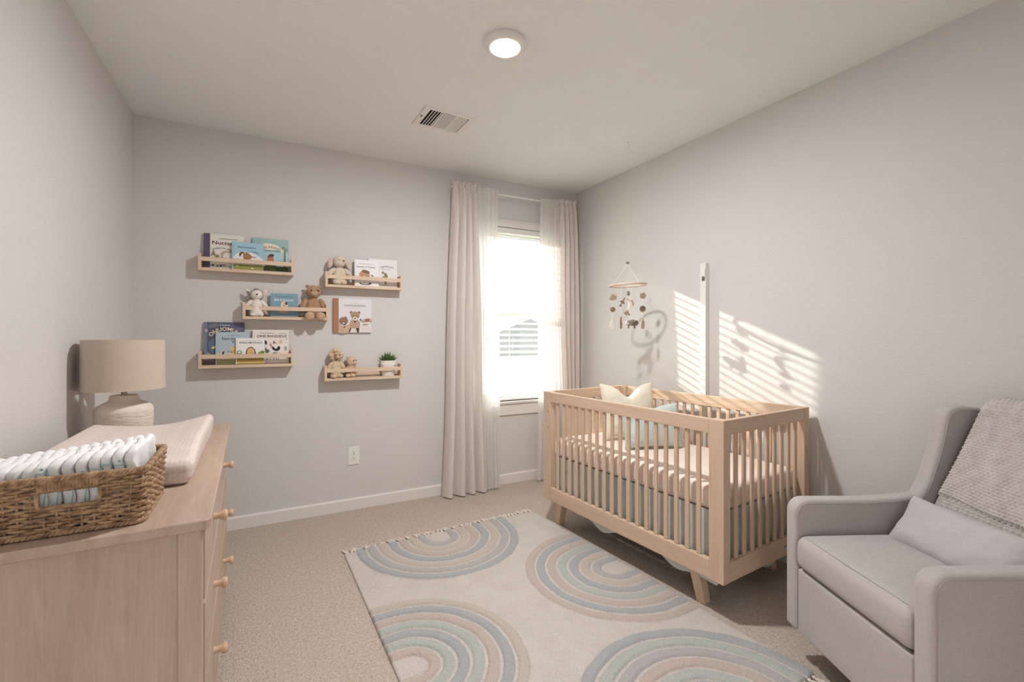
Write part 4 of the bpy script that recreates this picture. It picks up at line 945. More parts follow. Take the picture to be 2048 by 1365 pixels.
# small chick-like toy
t = toy('plush_chick', 'small sand-coloured plush with bead eyes sitting right of the beige lamb', (0.576, 3.668, S5 + 0.0205), R(10))
prof = [(0.0, 0.0), (0.030, 0.0), (0.037, 0.010), (0.038, 0.035), (0.034, 0.065), (0.029, 0.085), (0.0, 0.11)]
B().lathe(prof, 24, close=False).build('body', MAT['fur_sand'], t, angle=0)
part(t, 'head', MAT['fur_beige'], ((0.0, -0.004, 0.118), (0.036, 0.034, 0.037)), nz=0.004)
part(t, 'muzzle', MAT['fur_sand'], ((0.024, -0.026, 0.104), (0.013, 0.012, 0.012)))
part(t, 'eye', MAT['eye'], ((0.008, -0.0370, 0.126), (0.0045, 0.003, 0.0055)))
part(t, 'eye', MAT['eye'], ((0.031, -0.0200, 0.126), (0.0045, 0.003, 0.0055)))
for s in (-1, 1):
    part(t, 'ear', MAT['fur_beige'], ((s * 0.024, 0.002, 0.150), (0.010, 0.007, 0.012)))
    part(t, 'arm', MAT['fur_sand'], ((s * 0.036, -0.014, 0.060), (0.012, 0.013, 0.028), (0, -s * 26, 0)))
    part(t, 'leg', MAT['fur_beige'], ((s * 0.020 - 0.014, -0.036, 0.014), (0.018, 0.014, 0.014)))
# succulent
MAT['pot'] = M('matte_white_pot', (234, 226, 218), 0.7)
MAT['soil'] = M('dark_soil', (70, 56, 46), 0.95, (50, 40, 34), 60)
MAT['leaf'] = M('succulent_leaf', (96, 122, 66), 0.5, (62, 92, 48), 26, spec=0.35)
sp = thing('potted_succulent', 'spiky green succulent in a white tapered pot on the lower right shelf', 'potted plant', (0.857, 3.666, S5 + 0.0205))
pt = B().lathe([(0.0, 0.0), (0.046, 0.0), (0.048, 0.003), (0.058, 0.082), (0.0605, 0.084), (0.062, 0.118), (0.0615, 0.120), (0.057, 0.120), (0.055, 0.106), (0.0, 0.106)], 40, close=False).xf(Matrix.Diagonal((1, 0.68, 1, 1))).build('pot', MAT['pot'], sp, angle=35)
B().lathe([(0.0, 0.108), (0.054, 0.108), (0.054, 0.104)], 24, close=False).xf(Matrix.Diagonal((1, 0.68, 1, 1))).build('soil', MAT['soil'], sp)
rl = random.Random(3)
for ringi, (n, el, ln, r0) in enumerate([(11, 24, 0.064, 0.022), (10, 42, 0.068, 0.015), (8, 60, 0.070, 0.009), (5, 78, 0.072, 0.004)]):
    for i in range(n):
        a = 2 * PI * (i + 0.5 * (ringi % 2)) / n + rl.uniform(-0.12, 0.12); e = R(el + rl.uniform(-6, 6))
        L_ = ln * rl.uniform(0.88, 1.08)
        def fn(u, v):
            wdt = 0.0115 * math.sin(PI * min(1, 0.25 + 0.75 * v)) ** 0.8 * (1 - v ** 3) + 0.0004
            an = 2 * PI * u
            lx = L_ * v; bend = 0.012 * v * v
            cx_, cz_ = lx * math.cos(e), lx * math.sin(e) + bend
            oy = wdt * math.cos(an); oz = wdt * 0.42 * math.sin(an)
            px = r0 + cx_ - oz * math.sin(e); pz = cz_ + oz * math.cos(e)
            return (px * math.cos(a) - oy * math.sin(a), 0.72 * (px * math.sin(a) + oy * math.cos(a)), 0.110 + pz)
        B().grid(fn, 8, 8, closed_u=True).build('leaf', MAT['leaf'], sp, angle=0)

# ------------------------------------------------------------------ crib
CA = R(4.3); CW, CL = 0.795, 1.40; CZ0, CZ1 = 0.176, 0.94
crib = thing('crib', 'light wood slatted baby crib on splayed legs along the right wall', 'crib', (1.868, 1.415, 0), CA)
PT = 0.040
def cbox(name, m, x0, x1, y0, y1, z0, z1, bv=0.004): return B().box(x0, x1, y0, y1, z0, z1).build(name, m, crib, bevel=bv, seg=2)
PWY, PWX = 0.078, 0.052
for xs in ((0, PWX), (CW - PWX, CW)):
    for ys in ((0, PWY), (CL - PWY, CL)):
        cbox('post', MAT['crib_z'], xs[0], xs[1], ys[0], ys[1], CZ0, CZ1, 0.003)
TR, BR = 0.070, 0.092
for x0 in (0.002, CW - 0.032):
    cbox('long_top_rail', MAT['crib_y'], x0, x0 + 0.030, PWY - 0.0, CL - PWY + 0.0, CZ1 - TR, CZ1 - 0.0008, 0.003)
    cbox('long_bottom_rail', MAT['crib_y'], x0, x0 + 0.030, PWY, CL - PWY, CZ0, CZ0 + BR, 0.003)
for y0 in (0.002, CL - 0.032):
    cbox('end_top_rail', MAT['crib_x'], PWX, CW - PWX, y0, y0 + 0.030, CZ1 - TR, CZ1 - 0.0008, 0.003)
    cbox('end_bottom_rail', MAT['crib_x'], PWX, CW - PWX, y0, y0 + 0.030, CZ0, CZ0 + BR, 0.003)
slat_l = None
nfs = 18
for x0 in (0.010, CW - 0.026):
    for i in range(nfs):
        y = PWY + (CL - 2 * PWY) * (i + 1) / (nfs + 1)
        if slat_l is None:
            slat_l = B().box(0, 0.014, -0.0125, 0.0125, CZ0 + BR, CZ1 - TR).build('slat', MAT['crib_z'], crib, bevel=0.005, seg=3); c = slat_l
        else: c = copy_child(slat_l, crib)
        c.location = (x0, y, 0)
slat_e = None; nes = 9
for y0 in (0.010, CL - 0.024):
    for i in range(nes):
        x = PWX + (CW - 2 * PWX) * (i + 1) / (nes + 1)
        if slat_e is None:
            slat_e = B().box(-0.0125, 0.0125, 0, 0.014, CZ0 + BR, CZ1 - TR).build('slat', MAT['crib_z'], crib, bevel=0.005, seg=3); c = slat_e
        else: c = copy_child(slat_e, crib)
        c.location = (x, y0, 0)
def leg(cx, cy, dx, dy):
    q = B(); a, b_ = 0.030, 0.030; a2, b2 = 0.024, 0.024
    bot = [(cx + dx - a2, cy + dy - b2, 0), (cx + dx + a2, cy + dy - b2, 0), (cx + dx + a2, cy + dy + b2, 0), (cx + dx - a2, cy + dy + b2, 0)]
    top = [(cx - a, cy - b_, CZ0), (cx + a, cy - b_, CZ0), (cx + a, cy + b_, CZ0), (cx - a, cy + b_, CZ0)]
    return q.hexa(bot, top).build('leg', MAT['crib_z'], crib, bevel=0.004)
leg(0.085, 0.205, 0.0, -0.040); leg(0.085, CL - 0.115, 0.0, 0.040); leg(CW - 0.085, 0.205, 0.0, -0.040); leg(CW - 0.085, CL - 0.115, 0.0, 0.040)
q = B(); q.box(0.03, CW - 0.03, 0.16, 0.235, CZ0 - 0.0, CZ0 + 0.022); q.box(0.03, CW - 0.03, CL - 0.15, CL - 0.075, CZ0 - 0.0, CZ0 + 0.022)
q.box(0.075, CW - 0.075, 0.075, CL - 0.075, 0.468, 0.480)
q.build('mattress_support', MAT['crib_x'], crib, bevel=0.002)
q = B(); q.box(PWX + 0.001, PWX + 0.012, CL - PWY - 0.022, CL - PWY - 0.0005, 0.40, 0.50); q.box(PWX + 0.012, PWX + 0.030, CL - PWY - 0.010, CL - PWY - 0.0005, 0.36, 0.42)
q.build('corner_bracket', MAT['base'], crib, bevel=0.002)
st = B().box(CW * 0.66, CW * 0.84, 0.0012, 0.002, CZ0 + 0.030, CZ0 + 0.064).build('label_sticker', M('sticker_paper', (214, 208, 200), 0.6), crib, smooth=False)
q = B()
for i, zz in enumerate((0.056, 0.050, 0.044, 0.038)): q.box(CW * 0.67 + (0.05 if i < 2 else 0), CW * 0.83, 0.0006, 0.0011, CZ0 + zz - 0.0012, CZ0 + zz)
q.box(CW * 0.67, CW * 0.67 + 0.04, 0.0006, 0.0011, CZ0 + 0.048, CZ0 + 0.058)
q.build('sticker_print', ink((130, 122, 114)), st, smooth=False)
for yy, zz in ((CL - 0.055, 0.80), (CL - 0.055, 0.69)):
    B().lathe([(0.0, 0.0), (0.005, 0.0)], 12, close=False).xf(Matrix.Translation((-0.0004, yy, zz)) @ Matrix.Rotation(R(-90), 4, 'Y')).build('screw_hole', MAT['orn2'], crib, smooth=False)
def to_crib(o): o.location = (1.868, 1.415, 0); o.rotation_euler = (0, 0, CA); return o
# mattress
def mfn(p):
    z = p.z
    if p.z > 0: z += 0.004 * math.sin(9 * p.x + 1) * math.sin(7 * p.y)
    else: z += 0.0
    s = 0.0025 * mnoise.noise(Vector((p.x * 9, p.y * 9, p.z * 14)))
    return (p.x * (1 + s * 1.2), p.y * (1 + s), z)
o = to_crib(B().rbox((CW / 2, CL / 2, 0.544), (CW / 2 - 0.047, CL / 2 - 0.045, 0.0595), 0.028, ni=26, nr=5, fn=mfn).build('crib_mattress', MAT['sheet'], angle=0))
tag(o, 'crib mattress in a blush fitted sheet, inside the slatted crib', 'mattress')
# skirt
q = B()
def skirt_pts(n):
    m = 0.052; x0, x1, y0, y1 = m, CW - m, m, CL - m
    per = [(x0, y0), (x1, y0), (x1, y1), (x0, y1)]; out = []
    L_ = [x1 - x0, y1 - y0, x1 - x0, y1 - y0]; tot = sum(L_)
    for i in range(n):
        s = tot * i / n
        for k in range(4):
            if s <= L_[k]: break
            s -= L_[k]
        (ax, ay), (bx_, by_) = per[k], per[(k + 1) % 4]; t = s / L_[k]
        out.append((ax + (bx_ - ax) * t, ay + (by_ - ay) * t, tot * i / n))
    return out
SPn = 300; SPT = skirt_pts(SPn); cxm, cym = CW / 2, CL / 2
def sfn(u, v):
    x, y, s = SPT[int(round(u * SPn)) % SPn]
    bot = 0.138 + 0.020 * math.sin(s * 9.5) + 0.012 * math.sin(s * 23 + 1)
    z = 0.484 + (bot - 0.484) * v
    k = 1 - 0.020 * v * (0.5 + 0.5 * math.sin(s * 17 + 2 * math.sin(s * 5))) - 0.10 * max(0, v - 0.82)
    return (cxm + (x - cxm) * k, cym + (y - cym) * (1 - (1 - k) * 0.6), z)
q.grid(sfn, SPn, 16, closed_u=True)
q.box(0.06, CW - 0.06, 0.06, CL - 0.06, 0.4805, 0.4840)
o = to_crib(q.build('crib_skirt', MAT['skirt'], angle=50)); tag(o, 'sage grey crib skirt hanging below the mattress', 'crib skirt')
# cushions
def pillow(name, m, W, H, T, label, loc, rot, cat='cushion', group=None, seed=0, dip=0.0, n=34, piping=None):
    rr = random.Random(seed); o1, o2 = rr.uniform(0, 9), rr.uniform(0, 9)
    def surf(sgn):
        def fn(u, v):
            a, b_ = -math.cos(PI * (0.12 + 0.76 * u)) / math.cos(PI * 0.12), -math.cos(PI * (0.12 + 0.76 * v)) / math.cos(PI * 0.12)
            k = max(0.0, (1 - a ** 4) * (1 - b_ ** 4)) ** 0.55
            x = W / 2 * a * (1 - 0.075 * (1 - b_ * b_)); z = H / 2 * b_ * (1 - 0.085 * (1 - a * a))
            z -= dip * max(0, b_) * math.exp(-(a / 0.38) ** 2)
            wr = 0.008 * mnoise.noise(Vector((x * 14 + o1, z * 14 + o2, sgn))) + 0.004 * mnoise.noise(Vector((x * 32, z * 32 + o1, sgn)))
            y = sgn * (T / 2 * k + wr * min(1, k * 2.2) + 0.0)
            return (x, y, z)
        return fn
    q = B().grid(surf(-1), n, n).grid(surf(1), n, n)
    me_o = q.build(name, m, None, angle=0, fix=True)
    bm = bmesh.new(); bm.from_mesh(me_o.data); bmesh.ops.remove_doubles(bm, verts=bm.verts, dist=0.0008); bmesh.ops.recalc_face_normals(bm, faces=bm.faces); bm.to_mesh(me_o.data); bm.free()
    me_o.location = loc; me_o.rotation_euler = rot
    tag(me_o, label, cat, group); return me_o
MT = 0.604
pillow('cushion', MAT['cream'], 0.42, 0.40, 0.13, 'cream square cushion with a dented top standing at the far end of the crib', (2.30, 2.52, MT + 0.195), (R(-13), 0, R(-14)), seed=2, dip=0.085)
pillow('cushion', MAT['mint'], 0.40, 0.29, 0.125, 'pale aqua cushion leaning in front of the cream one in the crib', (2.235, 2.235, MT + 0.142), (R(-17), 0, R(-20)), seed=5, dip=0.022)

# ------------------------------------------------------------------ rug
MAT_rug, nt, p, out = newmat('tufted_rug'); MAT['rug'] = MAT_rug
p.inputs['Roughness'].default_value = 0.95; p.inputs['Specular IOR Level'].default_value = 0.05; p.inputs['Sheen Weight'].default_value = 0.2
nzc = noise_node(nt, 9, (1, 1, 1), 4); nzf = noise_node(nt, 150, (1, 1, 1), 3)
colr = mix_color(nt, ramp(nt, nzc.outputs['Fac'], 0.3, 0.7), lin((216, 207, 199)), lin((208, 198, 189)))
BLUE, SAGE, PINK, SAND, GREY, CRE = (177, 178, 178), (187, 191, 182), (200, 184, 173), (203, 190, 177), (187, 181, 177), (214, 204, 195)
pal = [[BLUE, GREY, SAND, BLUE, PINK, SAND, GREY], [PINK, BLUE, PINK, SAGE, BLUE, SAND, GREY], [SAND, BLUE, PINK, SAGE, BLUE, SAGE, PINK], [BLUE, SAGE, GREY, PINK, SAGE, BLUE, SAND]]
for k in range(4):
    at = nt.nodes.new('ShaderNodeAttribute'); at.attribute_name = 'arc%d' % k
    cr = nt.nodes.new('ShaderNodeValToRGB'); cr.color_ramp.interpolation = 'CONSTANT'
    els = cr.color_ramp.elements; NB = 7
    stops = []
    for i in range(NB): stops.append((i / 8.0, pal[k][i]))
    stops.append((NB / 8.0, CRE))
    els[0].position = 0; els[0].color = lin(stops[0][1]); els[1].position = stops[1][0]; els[1].color = lin(stops[1][1])
    for ps, c in stops[2:]:
        e = els.new(ps); e.color = lin(c)
    nt.links.new(at.outputs['Fac'], cr.inputs['Fac'])
    gt = nt.nodes.new('ShaderNodeMath'); gt.operation = 'GREATER_THAN'; gt.inputs[1].default_value = 0.0
    at2 = nt.nodes.new('ShaderNodeAttribute'); at2.attribute_name = 'band%d' % k
    nt.links.new(at2.outputs['Fac'], gt.inputs[0])
    colr = mix_color(nt, gt.outputs[0], colr, cr.outputs['Color'])
mf = nt.nodes.new('ShaderNodeMix'); mf.data_type = 'RGBA'; mf.blend_type = 'MULTIPLY'; mf.inputs[0].default_value = 1.0
mr = nt.nodes.new('ShaderNodeMapRange'); mr.inputs[1].default_value = 0.3; mr.inputs[2].default_value = 0.7; mr.inputs[3].default_value = 0.90; mr.inputs[4].default_value = 1.04
nt.links.new(nzf.outputs['Fac'], mr.inputs[0]); nt.links.new(colr, mf.inputs[6]); nt.links.new(mr.outputs[0], mf.inputs[7]); nt.links.new(mf.outputs[2], p.inputs['Base Color'])
bp = nt.nodes.new('ShaderNodeBump'); bp.inputs['Strength'].default_value = 0.9; bp.inputs['Distance'].default_value = 0.010
nt.links.new(nzf.outputs['Fac'], bp.inputs['Height']); nt.links.new(bp.outputs['Normal'], p.inputs['Normal'])
Q00, Q10, Q11, Q01 = Vector((0.474, 0.985)), Vector((1.893, 1.03)), Vector((1.785, 3.005)), Vector((0.424, 2.948))   # near-left, near-right, far-right, far-left
def rugxy(u, v): return (Q00 * (1 - u) + Q10 * u) * (1 - v) + (Q01 * (1 - u) + Q11 * u) * v
RW, RL = 1.39, 1.97
arcs = [((0.555 + 0.04, RL, 0, -1), 0.525, 0.085), ((RW, 1.005, -1, 0), 0.495, 0.10), ((0.0, 0.825, 1, 0), 0.475, 0.06), ((0.90, -0.03, 0, 1), 0.50, 0.06)]
def arc_d(k, x, y):
    (cx, cy, dx, dy), Rm, leg_ = arcs[k]
    rx, ry = x - cx, y - cy
    along = rx * dx + ry * dy; across = rx * (-dy) + ry * dx
    d = abs(across) if along < leg_ else math.hypot(across, along - leg_)
    return Rm - d            # >0 inside
nu, nv = 350, 500
vs = []; A_ = [[], [], [], []]; Bd = [[], [], [], []]
for j in range(nv + 1):
    for i in range(nu + 1):
        u, v = i / nu, j / nv; x, y = u * RW, v * RL
        pxy = rugxy(u, v)
        hgt = 0.011 + 0.0012 * mnoise.noise(Vector((x * 14, y * 14, 0))) + 0.0008 * mnoise.noise(Vector((x * 60, y * 60, 3)))
        for k in range(4):
            wob = 0.006 * mnoise.noise(Vector((x * 7, y * 7, k * 5.0)))
            d = arc_d(k, x, y) + wob; Rm = arcs[k][1]
            fb = d / Rm * 8.0 * 0.985
            A_[k].append(max(0.0, min(1.0, fb / 8.0)))
            fr = fb - math.floor(fb)
            inb = 0.0
            if fb > 0:
                if fb < 7:
                    e = min(fr - 0.0, 0.80 - fr) / 0.40
                    inb = e
                    if e > 0: hgt += 0.0105 * min(1, e * 2.2) ** 0.5 + 0.0022 * mnoise.noise(Vector((x * 80, y * 80, 9)))
                else:
                    inb = 1.0; hgt += 0.003
            Bd[k].append(inb if fb > 0 else -1.0)
        if i in (0, nu) or j in (0, nv): hgt *= 0.45
        vs.append((pxy.x, pxy.y, hgt))
fs = []; w_ = nu + 1
for j in range(nv):
    for i in range(nu): fs.append((j * w_ + i, j * w_ + i + 1, (j + 1) * w_ + i + 1, (j + 1) * w_ + i))
edge = [i for i in range(nu + 1)] + [j * w_ + nu for j in range(1, nv + 1)] + [nv * w_ + i for i in range(nu - 1, -1, -1)] + [j * w_ for j in range(nv - 1, 0, -1)]
n0 = len(vs); ne = len(edge)
for e in edge: vs.append((vs[e][0], vs[e][1], 0.0005))
for i in range(ne): fs.append((edge[i], n0 + i, n0 + (i + 1) % ne, edge[(i + 1) % ne]))
q = B().add(vs, fs)
rug = q.build('rug', MAT['rug'], angle=0, fix=False)
for k in range(4):
    for nm, dat in (('arc', A_[k]), ('band', Bd[k])):
        a = rug.data.attributes.new('%s%d' % (nm, k), 'FLOAT', 'POINT')
        a.data.foreach_set('value', dat + [0.0 if nm == 'arc' else -1.0] * ne)
tag(rug, 'cream tufted rug with pastel rainbow arches on the beige carpet', 'rug')
MAT['fringe'] = M('cream_fringe', (228, 217, 206), 0.95, (214, 202, 190), 60)
rf = random.Random(12)
def tassel(px, py, dx, dy):
    q = B(); ex, ey = -dy, dx
    q.ell((px + dx * 0.006, py + dy * 0.006, 0.007), (0.0085, 0.0085, 0.0068), n=10)
    for k in range(4):
        a = rf.uniform(-0.55, 0.55); L_ = rf.uniform(0.044, 0.066)
        p0 = Vector((px + dx * 0.006, py + dy * 0.006, 0.006))
        d = Vector((dx + ex * a, dy + ey * a, 0)).normalized()
        q.tube([p0, p0 + d * L_ * 0.5 + Vector((ex * a * 0.004, ey * a * 0.004, 0.002)), p0 + d * L_ + Vector((0, 0, -0.0018))], [0.0042, 0.004, 0.0030], 6)
    return q.build('tassel', MAT['fringe'], rug, angle=50)
NT = 46
for i in range(NT):
    u = (i + 0.5 + rf.uniform(-0.2, 0.2)) / NT; pp = rugxy(u, 1.0); tassel(pp.x, pp.y, -0.04, 1.0)
for i in range(8):
    u = 1 - (i + 0.5) / NT; pp = rugxy(u, 0.0); tassel(pp.x, pp.y, 0.03, -1.0)

# ------------------------------------------------------------------ armchair  local x = depth (0 front .. back), local y = -across (0 far side, negative to near)
ch = thing('armchair', 'grey linen winged armchair in the near right corner facing the crib and rug', 'armchair', (1.928, 1.166, 0), math.atan2(-0.444, 0.896))
AW, TW = 0.064, 0.655; FB, AT = 0.135, 0.665
def side_poly():
    r = 0.055
    pts = [(0.0, FB)] + [(r - r * math.cos(R(a)), AT - r + r * math.sin(R(a))) for a in range(0, 91, 15)]
    pts += [(0.30, AT - 0.002), (0.42, AT + 0.003), (0.50, AT + 0.011), (0.545, AT + 0.014), (0.575, AT - 0.04), (0.66, FB)]
    return pts
MAT['piping'] = M('piping_seam', (176, 166, 162), 0.9)
def armpart(k0, k1):
    a = B().prism([(x, z) for x, z in side_poly()], -k1, -k0, 'y').build('arm', MAT['linen_grey'], ch, bevel=0.016, seg=4, angle=60)
    for kk in (k0, k1):
        off = 0.0145
        pl = [(x, -kk, z) for x, z in side_poly()[:-2]]
        pr = []
        for x, z in side_poly()[:-2]:
            ix = max(x, 0) + (off if x < 0.055 else 0); iz = z
            pr.append((x, z))
        # seam line set in from the front/top edge
        r = 0.055; seam = [(off, FB + 0.01)] + [(r - (r - off) * math.cos(R(t)), AT - r + (r - off) * math.sin(R(t))) for t in range(0, 91, 15)] + [(0.30, AT - off - 0.002), (0.42, AT - off + 0.003), (0.53, AT - off + 0.014)]
        B().tube([(x, -kk, z) for x, z in seam], 0.0022, 6).build('piping', MAT['piping'], a, angle=0)
armpart(0, AW); armpart(TW - AW, TW)
def wing_poly():
    c = [(0.500, AT - 0.045), (0.512, AT - 0.005), (0.535, AT + 0.028), (0.560, 0.735), (0.592, 0.835), (0.617, 0.93), (0.629, 0.995)]
    c += [(0.640, 1.022), (0.660, 1.038), (0.690, 1.045), (0.735, 1.043), (0.800, 1.032), (0.842, 1.018), (0.800, 0.90), (0.70, 0.66), (0.66, 0.57), (0.54, 0.57)]
    return c
for k0, k1 in ((0, AW), (TW - AW, TW)):
    wg = B().prism(wing_poly(), -k1 - 0.0015, -k0 + 0.0015, 'y').build('wing', MAT['linen_grey'], ch, bevel=0.018, seg=4, angle=60)
    seam = [(0.545, AT + 0.005), (0.575, 0.735), (0.607, 0.835), (0.631, 0.925), (0.643, 0.99), (0.655, 1.012), (0.672, 1.024), (0.70, 1.029), (0.745, 1.027), (0.80, 1.017)]
    kk = k1 + 0.0015 if k0 == 0 else k0 - 0.0015
    B().tube([(x, -kk, z) for x, z in seam], 0.0022, 6).build('piping', MAT['piping'], wg, angle=0)
# back with its cushion
bq = B()
def back_fn(p):
    return p
bl_, bt_ = (0.50, 0.52), (0.775, 1.033)
sl = math.atan2(bt_[0] - bl_[0], bt_[1] - bl_[1]); Lb = math.hypot(bt_[0] - bl_[0], bt_[1] - bl_[1]) + 0.0
def bfn(p):
    y = p.x; 
    crown = 0.016 * max(0, 1 - (p.y / 0.26) ** 2) * max(0, 1 - (p.z / (Lb / 2)) ** 4) if p.x < 0 else 0
    return (p.x - crown, p.y, p.z)
bq.rbox((0, 0, 0), (0.050, (TW - 2 * AW) / 2 - 0.001, Lb / 2), 0.028, ni=14, nr=4, fn=bfn)
mtb = Matrix.Translation(((bl_[0] + bt_[0]) / 2 + 0.050 * math.cos(sl), -TW / 2, (bl_[1] + bt_[1]) / 2 - 0.050 * math.sin(sl))) @ Matrix.Rotation(sl, 4, 'Y')
bq.xf(mtb).build('backrest', MAT['linen_grey'], ch, angle=0)
B().prism([(0.62, 0.16), (0.66, 0.16), (0.70, 0.62), (0.862, 1.0), (0.84, 1.01), (0.66, 0.62)], -TW + AW, -AW, 'y').build('back_panel', MAT['linen_grey'], ch, bevel=0.004)
# seat
def seat_fn(p):
    u = p.y / 0.263; v = p.x / 0.26
    c = 0.012 * (1 - u * u) * (1 - v * v) if p.z > 0 else 0.0
    fx = -0.010 * (1 - (p.z / 0.068) ** 2) if p.x < 0 else 0
    return (p.x + fx, p.y, p.z + c)
se = B().rbox((0.272, -TW / 2, 0.462), (0.270, (TW - 2 * AW) / 2 - 0.0015, 0.068), 0.034, ni=16, nr=5, fn=seat_fn).build('seat_cushion', MAT['linen_grey'], ch, angle=0)
B().tube([(0.020, -AW - 0.030, 0.5255), (0.016, -TW / 2, 0.528), (0.020, -TW + AW + 0.03, 0.5255)], 0.0018, 6).build('piping', MAT['piping'], se, angle=0)
B().rbox((0.034, -TW / 2, (FB + 0.392) / 2), (0.026, (TW - 2 * AW) / 2 - 0.0015, (0.392 - FB) / 2), 0.010, ni=6, nr=3).build('front_panel', MAT['linen_grey'], ch, angle=0)
q = B(); q.box(0.05, 0.62, -TW + AW, -AW, FB + 0.02, 0.38); q.build('seat_box', MAT['base'], ch, smooth=False)
q = B().lathe([(0.0, 0.0), (0.245, 0.0), (0.25, 0.006), (0.25, 0.022), (0.24, 0.028), (0.05, 0.032), (0.05, 0.16), (0.0, 0.16)], 48, (0.36, -TW / 2, 0), close=False); q.build('swivel_base', MAT['base'], ch, angle=40)
chm = Matrix.Translation((1.928, 1.166, 0)) @ Matrix.Rotation(math.atan2(-0.444, 0.896), 4, 'Z')
# lumbar pillow
pl = pillow('lumbar_pillow', MAT['linen_pillow'], 0.485, 0.212, 0.115, 'long grey linen lumbar pillow on the seat of the armchair', (0, 0, 0), (0, 0, 0), 'pillow', seed=9)
a_, b2_ = 0.418, 0.600
pl.matrix_world = chm @ Matrix.Translation((a_, -0.328, b2_)) @ Matrix.Rotation(R(33), 4, 'Y') @ Matrix.Rotation(R(-90), 4, 'Z')
# throw blanket: knitted, over the back
def back_pt(s):
    """s metres along from z=.60 upward on the front of the back, over the top, down behind"""
    dxs, dzs_ = math.sin(sl), math.cos(sl)
    x0, z0 = bl_[0] + (0.60 - bl_[1]) * math.tan(sl), 0.60
    up = (bt_[1] - 0.012 - z0) / dzs_
    nx_, nz_ = -dzs_, dxs
    if s <= up:
        crown = 0.014
        return (x0 + dxs * s, z0 + dzs_ * s, nx_, nz_)
    tx, tz = x0 + dxs * up, z0 + dzs_ * up
    rr = 0.05; arc = PI * rr * 0.98; s2 = s - up
    cx, cz = tx - nx_ * rr, tz - nz_ * rr
    if s2 < arc:
        a = s2 / rr; ca, sa = math.cos(a), math.sin(a)
        n2x, n2z = nx_ * ca + dxs * sa, nz_ * ca + dzs_ * sa
        return (cx + n2x * rr, cz + n2z * rr, n2x, n2z)
    a = arc / rr; ca, sa = math.cos(a), math.sin(a)
    n2x, n2z = nx_ * ca + dxs * sa, nz_ * ca + dzs_ * sa
    ex, ez = cx + n2x * rr, cz + n2z * rr; s3 = s2 - arc
    return (ex - dxs * s3, ez - dzs_ * s3, n2x, n2z)
def throw_layer(s0, s1, k0, k1, off, rib, st, mode, edgew):
    nu_ = int((k1 - k0) / 0.0030); nv_ = int((s1 - s0) / 0.0030)
    def fn(u, v):
        k = k0 + (k1 - k0) * u; s = s0 + (s1 - s0) * v
        bot = edgew * (0.006 * math.sin(u * 9 + 1) + 0.010 * math.sin(u * 4.0) - 0.030 * u) * max(0, 1 - v * 3)
        k += 0.004 * math.sin(v * 8) * (1 - u)
        x, z, nx_, nz_ = back_pt(s + bot)
        i = math.floor(s / st)
        if mode == 0:
            kk = k + (0.5 * rib if i % 2 else 0)
            hgt = 0.0125 * abs(math.sin(PI * kk / rib)) ** 0.55 * (0.25 + 0.75 * abs(math.sin(PI * s / st)) ** 0.5)
        else:
            hgt = 0.013 * abs(math.sin(PI * k / rib)) ** 0.6 * (0.55 + 0.45 * abs(math.sin(PI * s / st + 0.6 * math.sin(2 * PI * k / rib))))
        soft = 0.005 * mnoise.noise(Vector((k * 9, s * 7, off * 50)))
        ed = min(1.0, min(u * nu_, (1 - u) * nu_, v * nv_ , (1 - v) * nv_) / 3.0)
        o_ = off + soft + hgt * (0.4 + 0.6 * ed) - 0.006 * (1 - ed)
        return (x + nx_ * o_, -k, z + nz_ * o_)
    return fn, nu_, nv_
q = B()
fn, a1, b1 = throw_layer(-0.02, 0.30, 0.108, 0.545, 0.017, 0.0195, 0.013, 1, 0); q.grid(fn, a1, b1)
fn, a1, b1 = throw_layer(0.088, 0.86, 0.100, 0.545, 0.029, 0.0175, 0.0115, 0, 1); q.grid(fn, a1, b1)
o = q.build('throw_blanket', MAT['knit'], angle=0); o.matrix_world = chm
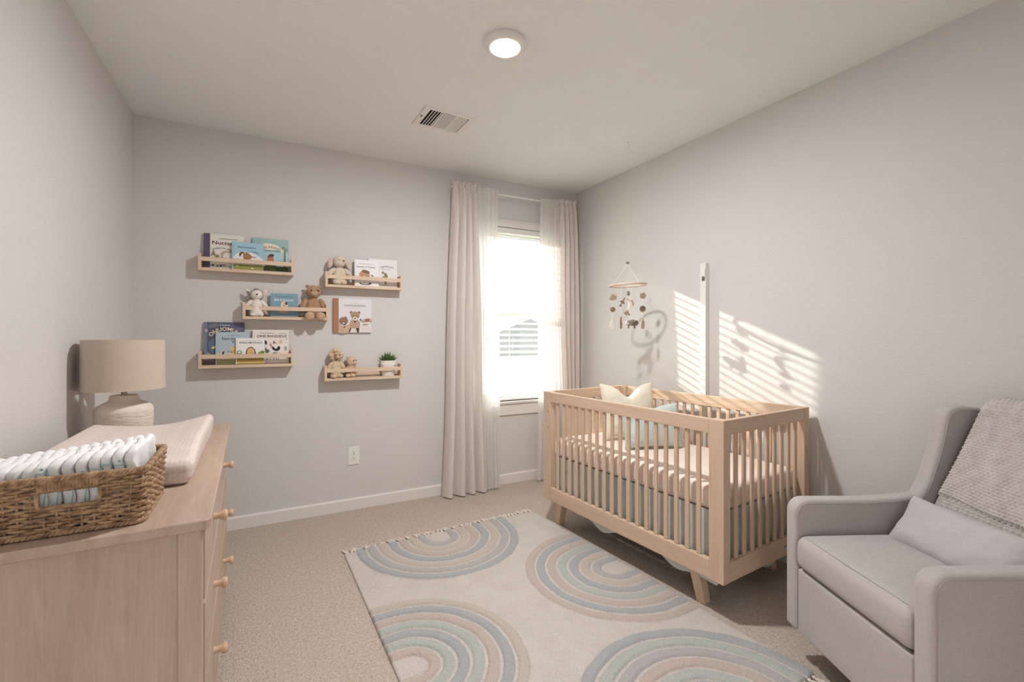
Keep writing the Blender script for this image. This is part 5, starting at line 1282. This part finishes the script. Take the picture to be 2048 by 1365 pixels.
tag(o, 'chunky taupe knitted throw draped over the back of the armchair', 'throw blanket')

# ------------------------------------------------------------------ light and camera
wd = bpy.data.worlds.new('sky'); sc.world = wd; wd.use_nodes = True
bg = wd.node_tree.nodes['Background']; bg.inputs['Color'].default_value = (0.93, 0.965, 1.0, 1); wt = wd.node_tree                                        # overcast-like sky: brighter towards the zenith
tcw = wt.nodes.new('ShaderNodeTexCoord'); spw = wt.nodes.new('ShaderNodeSeparateXYZ'); wt.links.new(tcw.outputs['Generated'], spw.inputs[0])
mxw = wt.nodes.new('ShaderNodeMath'); mxw.operation = 'MAXIMUM'; mxw.inputs[1].default_value = 0.0; wt.links.new(spw.outputs['Z'], mxw.inputs[0])
pww = wt.nodes.new('ShaderNodeMath'); pww.operation = 'POWER'; pww.inputs[1].default_value = 2.6; wt.links.new(mxw.outputs[0], pww.inputs[0])
maw = wt.nodes.new('ShaderNodeMath'); maw.operation = 'MULTIPLY_ADD'; maw.inputs[1].default_value = 19.0; maw.inputs[2].default_value = 0.62
wt.links.new(pww.outputs[0], maw.inputs[0]); wt.links.new(maw.outputs[0], bg.inputs['Strength'])
sd = Vector((0.425, -1.0, -0.437)).normalized()
sl_ = bpy.data.lights.new('sun', 'SUN'); sl_.energy = 2.75; sl_.angle = R(0.6); sl_.color = (1.0, 0.945, 0.88)
so = bpy.data.objects.new('sun', sl_); COL.objects.link(so); so.rotation_euler = sd.to_track_quat('-Z', 'Y').to_euler(); so.location = (-2, 9, 5)

cam = bpy.data.cameras.new('camera'); co = bpy.data.objects.new('camera', cam); COL.objects.link(co)
cam.sensor_width = 36.0; cam.lens = 922.0 / 2048.0 * 36.0; cam.clip_start = 0.02
cam.shift_y = (682.5 - 674.0) / 2048.0 * -1
YAW = math.atan2(1024 - 530, 922)
co.location = (0, 0, 1.33); co.rotation_euler = (R(90), 0, -YAW)
sc.camera = co
sc.view_settings.view_transform = 'Standard'; sc.view_settings.look = 'None'; sc.view_settings.gamma = 1.0
sc.view_settings.exposure = 1.34
sc.cycles.use_denoising = True
